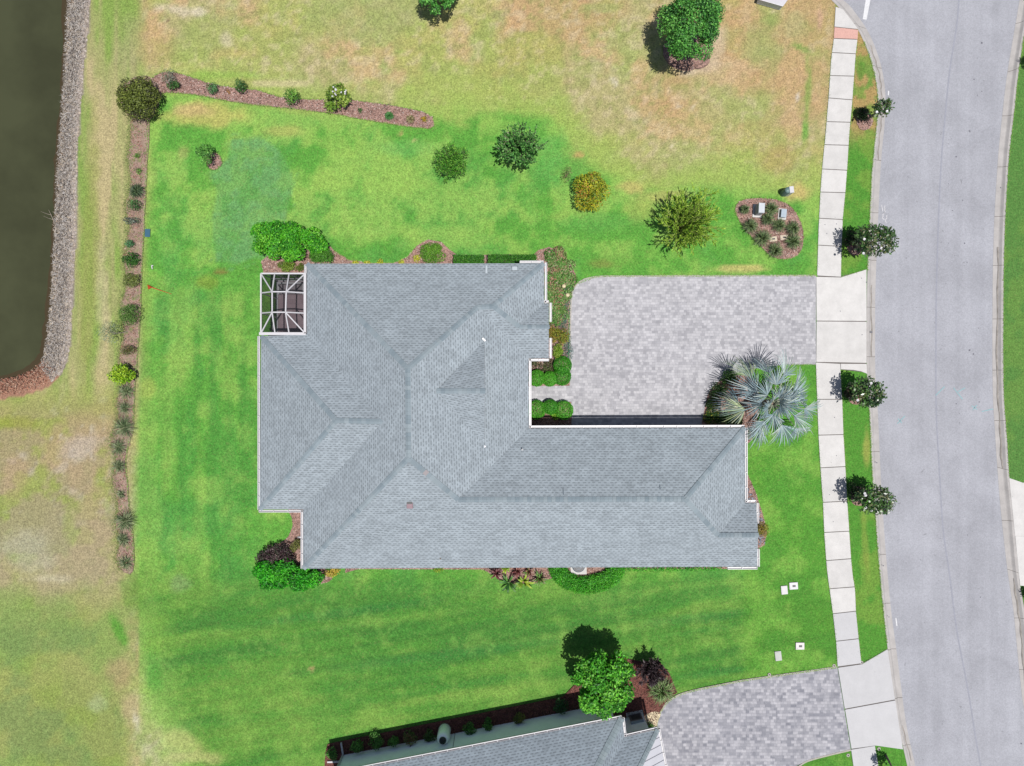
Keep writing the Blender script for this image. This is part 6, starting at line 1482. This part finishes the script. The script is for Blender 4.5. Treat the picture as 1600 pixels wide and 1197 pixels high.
# ------------------------------------------------------------------ neighbour's house at the bottom edge
def neighbour():
    e0 = G(760, 1300); e = empty('neighbour_house', (e0.x, e0.y, 0), 'tilted grey-roofed neighbour house cut off by the bottom edge of the photo', 'house')
    Z = 3.0
    def g2(px_, py_): k = (H - Z) / H; return np.array([CX + (px_ - CX) * k, CY + (py_ - CY) * k])
    A0 = g2(505, 1213); B = g2(972, 1122); Pn = g2(975.5, 1152); Q = g2(1028, 1140)
    el = (A0 - B); el /= np.linalg.norm(el); d = np.array([-el[1], el[0]]); d = d if d[1] > 0 else -d
    zt = lambda run: Z + .5 * run / S
    def pt(g_, z): return G(g_[0], g_[1], z)
    T = 150; A2 = A0 + T * (d - el); B2 = B + T * (d + el)
    P2 = Pn + 135 * (d + el); Q2 = Q + 135 * (d + el)
    Rf = Q + 270 * d; Bf = B + 300 * d; Af = A0 + 300 * d; Pf = Pn + 270 * d
    V = [pt(A0, Z), pt(B, Z), pt(B2, zt(T)), pt(A2, zt(T)), pt(Pn, Z), pt(P2, zt(135)), pt(Q, Z), pt(Q2, zt(135)), pt(Rf, Z), pt(Bf, Z), pt(Af, Z)]
    roof_mesh(V, [(0, 1, 2, 3), (1, 4, 5, 2), (4, 6, 7, 5), (2, 9, 10, 3), (0, 3, 10), (2, 5, 9), (5, 7, 8, 9)], 'roof', [M['shingle2'], M['white']], e)
    seam_white = plain('white_metal_roof', A((226, 226, 234)), .5, .04, 2)
    roof_mesh([V[6] + Vector((0, 0, 0)), V[8], V[7]], [(0, 1, 2)], 'metal_roof', [seam_white, M['white']], e, .15)
    mb = MB(); q0 = Vector(V[6]); q1 = Vector(V[8]); q2 = Vector(V[7]); nrm = (q1 - q0).cross(q2 - q0).normalized(); nrm = nrm if nrm.z > 0 else -nrm
    for i in range(1, 16):
        s_ = q0.lerp(q1, i / 24); inn = Vector((d[0] * 0 + el[0], -el[1], 0)).normalized(); run = (s_ - q0).length; tt = min(run, 5.6)
        if tt > .2: mb.beam(s_ + nrm * .015, s_ + inn * tt + Vector((0, 0, .5 * tt)) + nrm * .015, .025, .03)
    mb.build('roof_seam', plain('seam_grey', A((168, 168, 180)), .6, .1, 5), e)
    for a, b, s_, i in [(V[1], V[2], .354, 1), (V[6], V[7], .354, 2)]: caps(a, b, s_, e, 950 + i, cols=((156, 170, 176), (148, 162, 168), (162, 175, 180)), w_=.2 if i == 1 else .14)
    outn = Vector((-d[0], d[1], 0)); oute = Vector((-el[0], el[1], 0))
    gutter(V[0], V[1], outn, e); gutter(V[4], V[1], oute, e); gutter(V[4], V[6], outn, e); gutter(V[8], V[6], oute, e)
    ins = .42 * S
    wp = [A0 + ins * (d - el), B + ins * (d + el), Pn + ins * (d + el), Q + ins * (d + el), Rf + ins * (el - d), Bf + ins * (el - d), Af - ins * (d + el)]
    wp = [A0 + ins * (d - el), B + ins * (d + el), Pn + ins * (d + el) * np.array([1, 1]), Q + ins * (d + el), Rf + ins * (el - d), Af + ins * (-d - el)]
    mb = MB(); mb.prism([(p.x, p.y) for p in [G(*w_) for w_ in wp]], 0, 3.02); mb.build('wall', plain('neighbour_wall', (.80, .81, .86), .8, .06, 2), e)
    # vertical board joint and downspouts
    wc = wp[0]; c_ = G(wc[0], wc[1]); outl = Vector((el[0], -el[1], 0))
    mb = MB(); b0 = c_ + outn * .06
    mb.beam(b0 + Vector((0, 0, .1)), b0 + Vector((0, 0, 2.8)), .09); mb.beam(b0 + Vector((0, 0, .1)), W(533, 1160.5, .12), .1); mb.build('downspout', M['white'], e)
    mb = MB(); b1 = G(*(wc + 9 * d)) + outl * .06; mb.beam(b1 + Vector((0, 0, .12)), W(511.5, 1190.5, .12), .1); mb.beam(b1 + Vector((0, 0, .1)), b1 + Vector((0, 0, 2.8)), .09); mb.build('downspout', M['white'], e)
    mb = MB(); q = wc + (wp[1] - wc) * .42; p = G(*q) + outn * .01; mb.beam(p + Vector((0, 0, .05)), p + Vector((0, 0, 3.0)), .03, .02); mb.build('wall_joint', bpy.data.materials['seam_grey'], e)
    return e, d, el, wp, outn
nb_, dN, eN, wpN, outN = neighbour()
def tank():
    c = W(695, 1140, .1); e = empty('gas_tank', (c.x, c.y, 0), 'upright white gas tank with a dark cap against the neighbour wall', 'tank')
    m_ = MB(); m_.lathe((c.x, c.y, .08), [(.36, 0), (.40, .06), (.40, .98), (.385, 1.12), (.33, 1.24), (.24, 1.31), (.12, 1.34)], 32); m_.build('shell', plain('tank_paint', (.85, .87, .88), .35, .05, 4), e, True)
    m_ = MB(); m_.lathe((c.x, c.y, 1.40), [(.22, -.06), (.22, .10), (.19, .15), (.05, .17)], 24); m_.build('cap', M['dark'], e, True)
    m_ = MB(); m_.lathe((c.x, c.y, 0), [(.42, 0.04), (.42, .1), (.3, .1)], 24); m_.build('foot_ring', M['bark'], e)
tank()
def generator():
    rz = math.atan2(-(wpN[1] - wpN[0])[1], (wpN[1] - wpN[0])[0])
    p = G(993, 1124); e = empty('equipment_box', (p.x, p.y, 0), 'dark grey equipment box standing between the two neighbour roof corners', 'utility box')
    m_ = MB(); m_.box((p.x, p.y, .50), (.80, .80, .88), rz); m_.build('body', plain('equipment_grey', A((150, 142, 146)), .5, .12, 6), e, bevel=.02)
    m_ = MB(); m_.box((p.x, p.y, .97), (.86, .86, .07), rz); m_.build('lid', plain('equipment_lid', A((190, 200, 210)), .4, .06, 5), e, bevel=.02)
    m_ = MB(); m_.box((p.x, p.y, .03), (1.1, 1.1, .07), rz); m_.build('pad', M['concrete'], e)
    m_ = MB(); f = Vector((math.sin(-rz), math.cos(rz), 0))
    for k in range(5): m_.beam(Vector((p.x, p.y, .25 + .12 * k)) + f * .41 - Vector((math.cos(rz), math.sin(rz), 0)) * .3, Vector((p.x, p.y, .25 + .12 * k)) + f * .41 + Vector((math.cos(rz), math.sin(rz), 0)) * .3, .02, .04)
    m_.build('louvre', M['dark'], e)
generator()
NBG = 'small green shrubs in the neighbour wall bed'
DK = [(92, 150, 62), (66, 118, 48), (120, 176, 84)]
for i, (x, y, rp, pal, lab) in enumerate([
    (519, 1177, 9, DK, 'small shrub in the corner by the short white downspout'), (559, 1165, 11, DK, 'first shrub right of the long white downspout'), (588, 1158, 13, DK, 'largest shrub left of the gas tank'),
    (615, 1157, 9, DK, 'round shrub midway between downspout and gas tank'), (641, 1152, 12, [(110, 140, 70), (90, 120, 56), (160, 120, 90)], 'loose shrub second left of the gas tank'), (672, 1149, 10, [(96, 130, 66), (74, 104, 52)], 'thin shrub just left of the gas tank'),
    (735, 1138, 11, DK, 'shrub just right of the gas tank'), (762, 1131, 9, DK, 'second shrub right of the gas tank'), (811, 1122, 9, [(150, 150, 70), (110, 120, 60)], 'yellowish small shrub between gas tank and bright tree'), (877, 1104, 13, [(60, 110, 60), (48, 90, 50), (80, 130, 76)], 'dark round shrub left of the bright tree')]):
    shrub('small_shrub', lab + ', in the neighbour bed', 'shrub', x, y, rp, .8, pal, 800, .10, .05, group=NBG, nb=8, rb=.42)
spray_shrub('purple_plant', 'dark purple spiky plant in the neighbour corner bed', 1017, 1047, 25, 1.8, [(84, 66, 72), (60, 46, 52), (112, 100, 104)], 26, 26, .26, .06, 91, 'bark', twig_r=.012, droop=.35, cat='plant', leafang=.45)
def bamboo():
    blades('spiky_green_plant', 'green feathery clump just below the dark purple plant', 'plant', 1034, 1080, 24, 1.2, [(120, 156, 84), (92, 130, 66), (150, 178, 110), (110, 96, 74)], 420, .035, None, 92)
bamboo()
shrub('small_shrub', 'bright small shrub on the pale gravel beside the equipment box', 'shrub', 1015, 1137, 8, .6, [(96, 150, 50), (74, 124, 40)], 400, .09, .05)
# planting across the street, barely in frame
shrub('low_shrub', 'brown-purple shrub at the right edge of the photo behind the far kerb', 'shrub', 1611, 94, 11, .9, [(120, 90, 80), (96, 74, 70), (110, 120, 70)], 600, .11, .06)
shrub('low_shrub', 'dark green shrub at the right edge of the photo below the far driveway', 'shrub', 1612, 930, 10, .9, DARKG, 500, .11, .06)
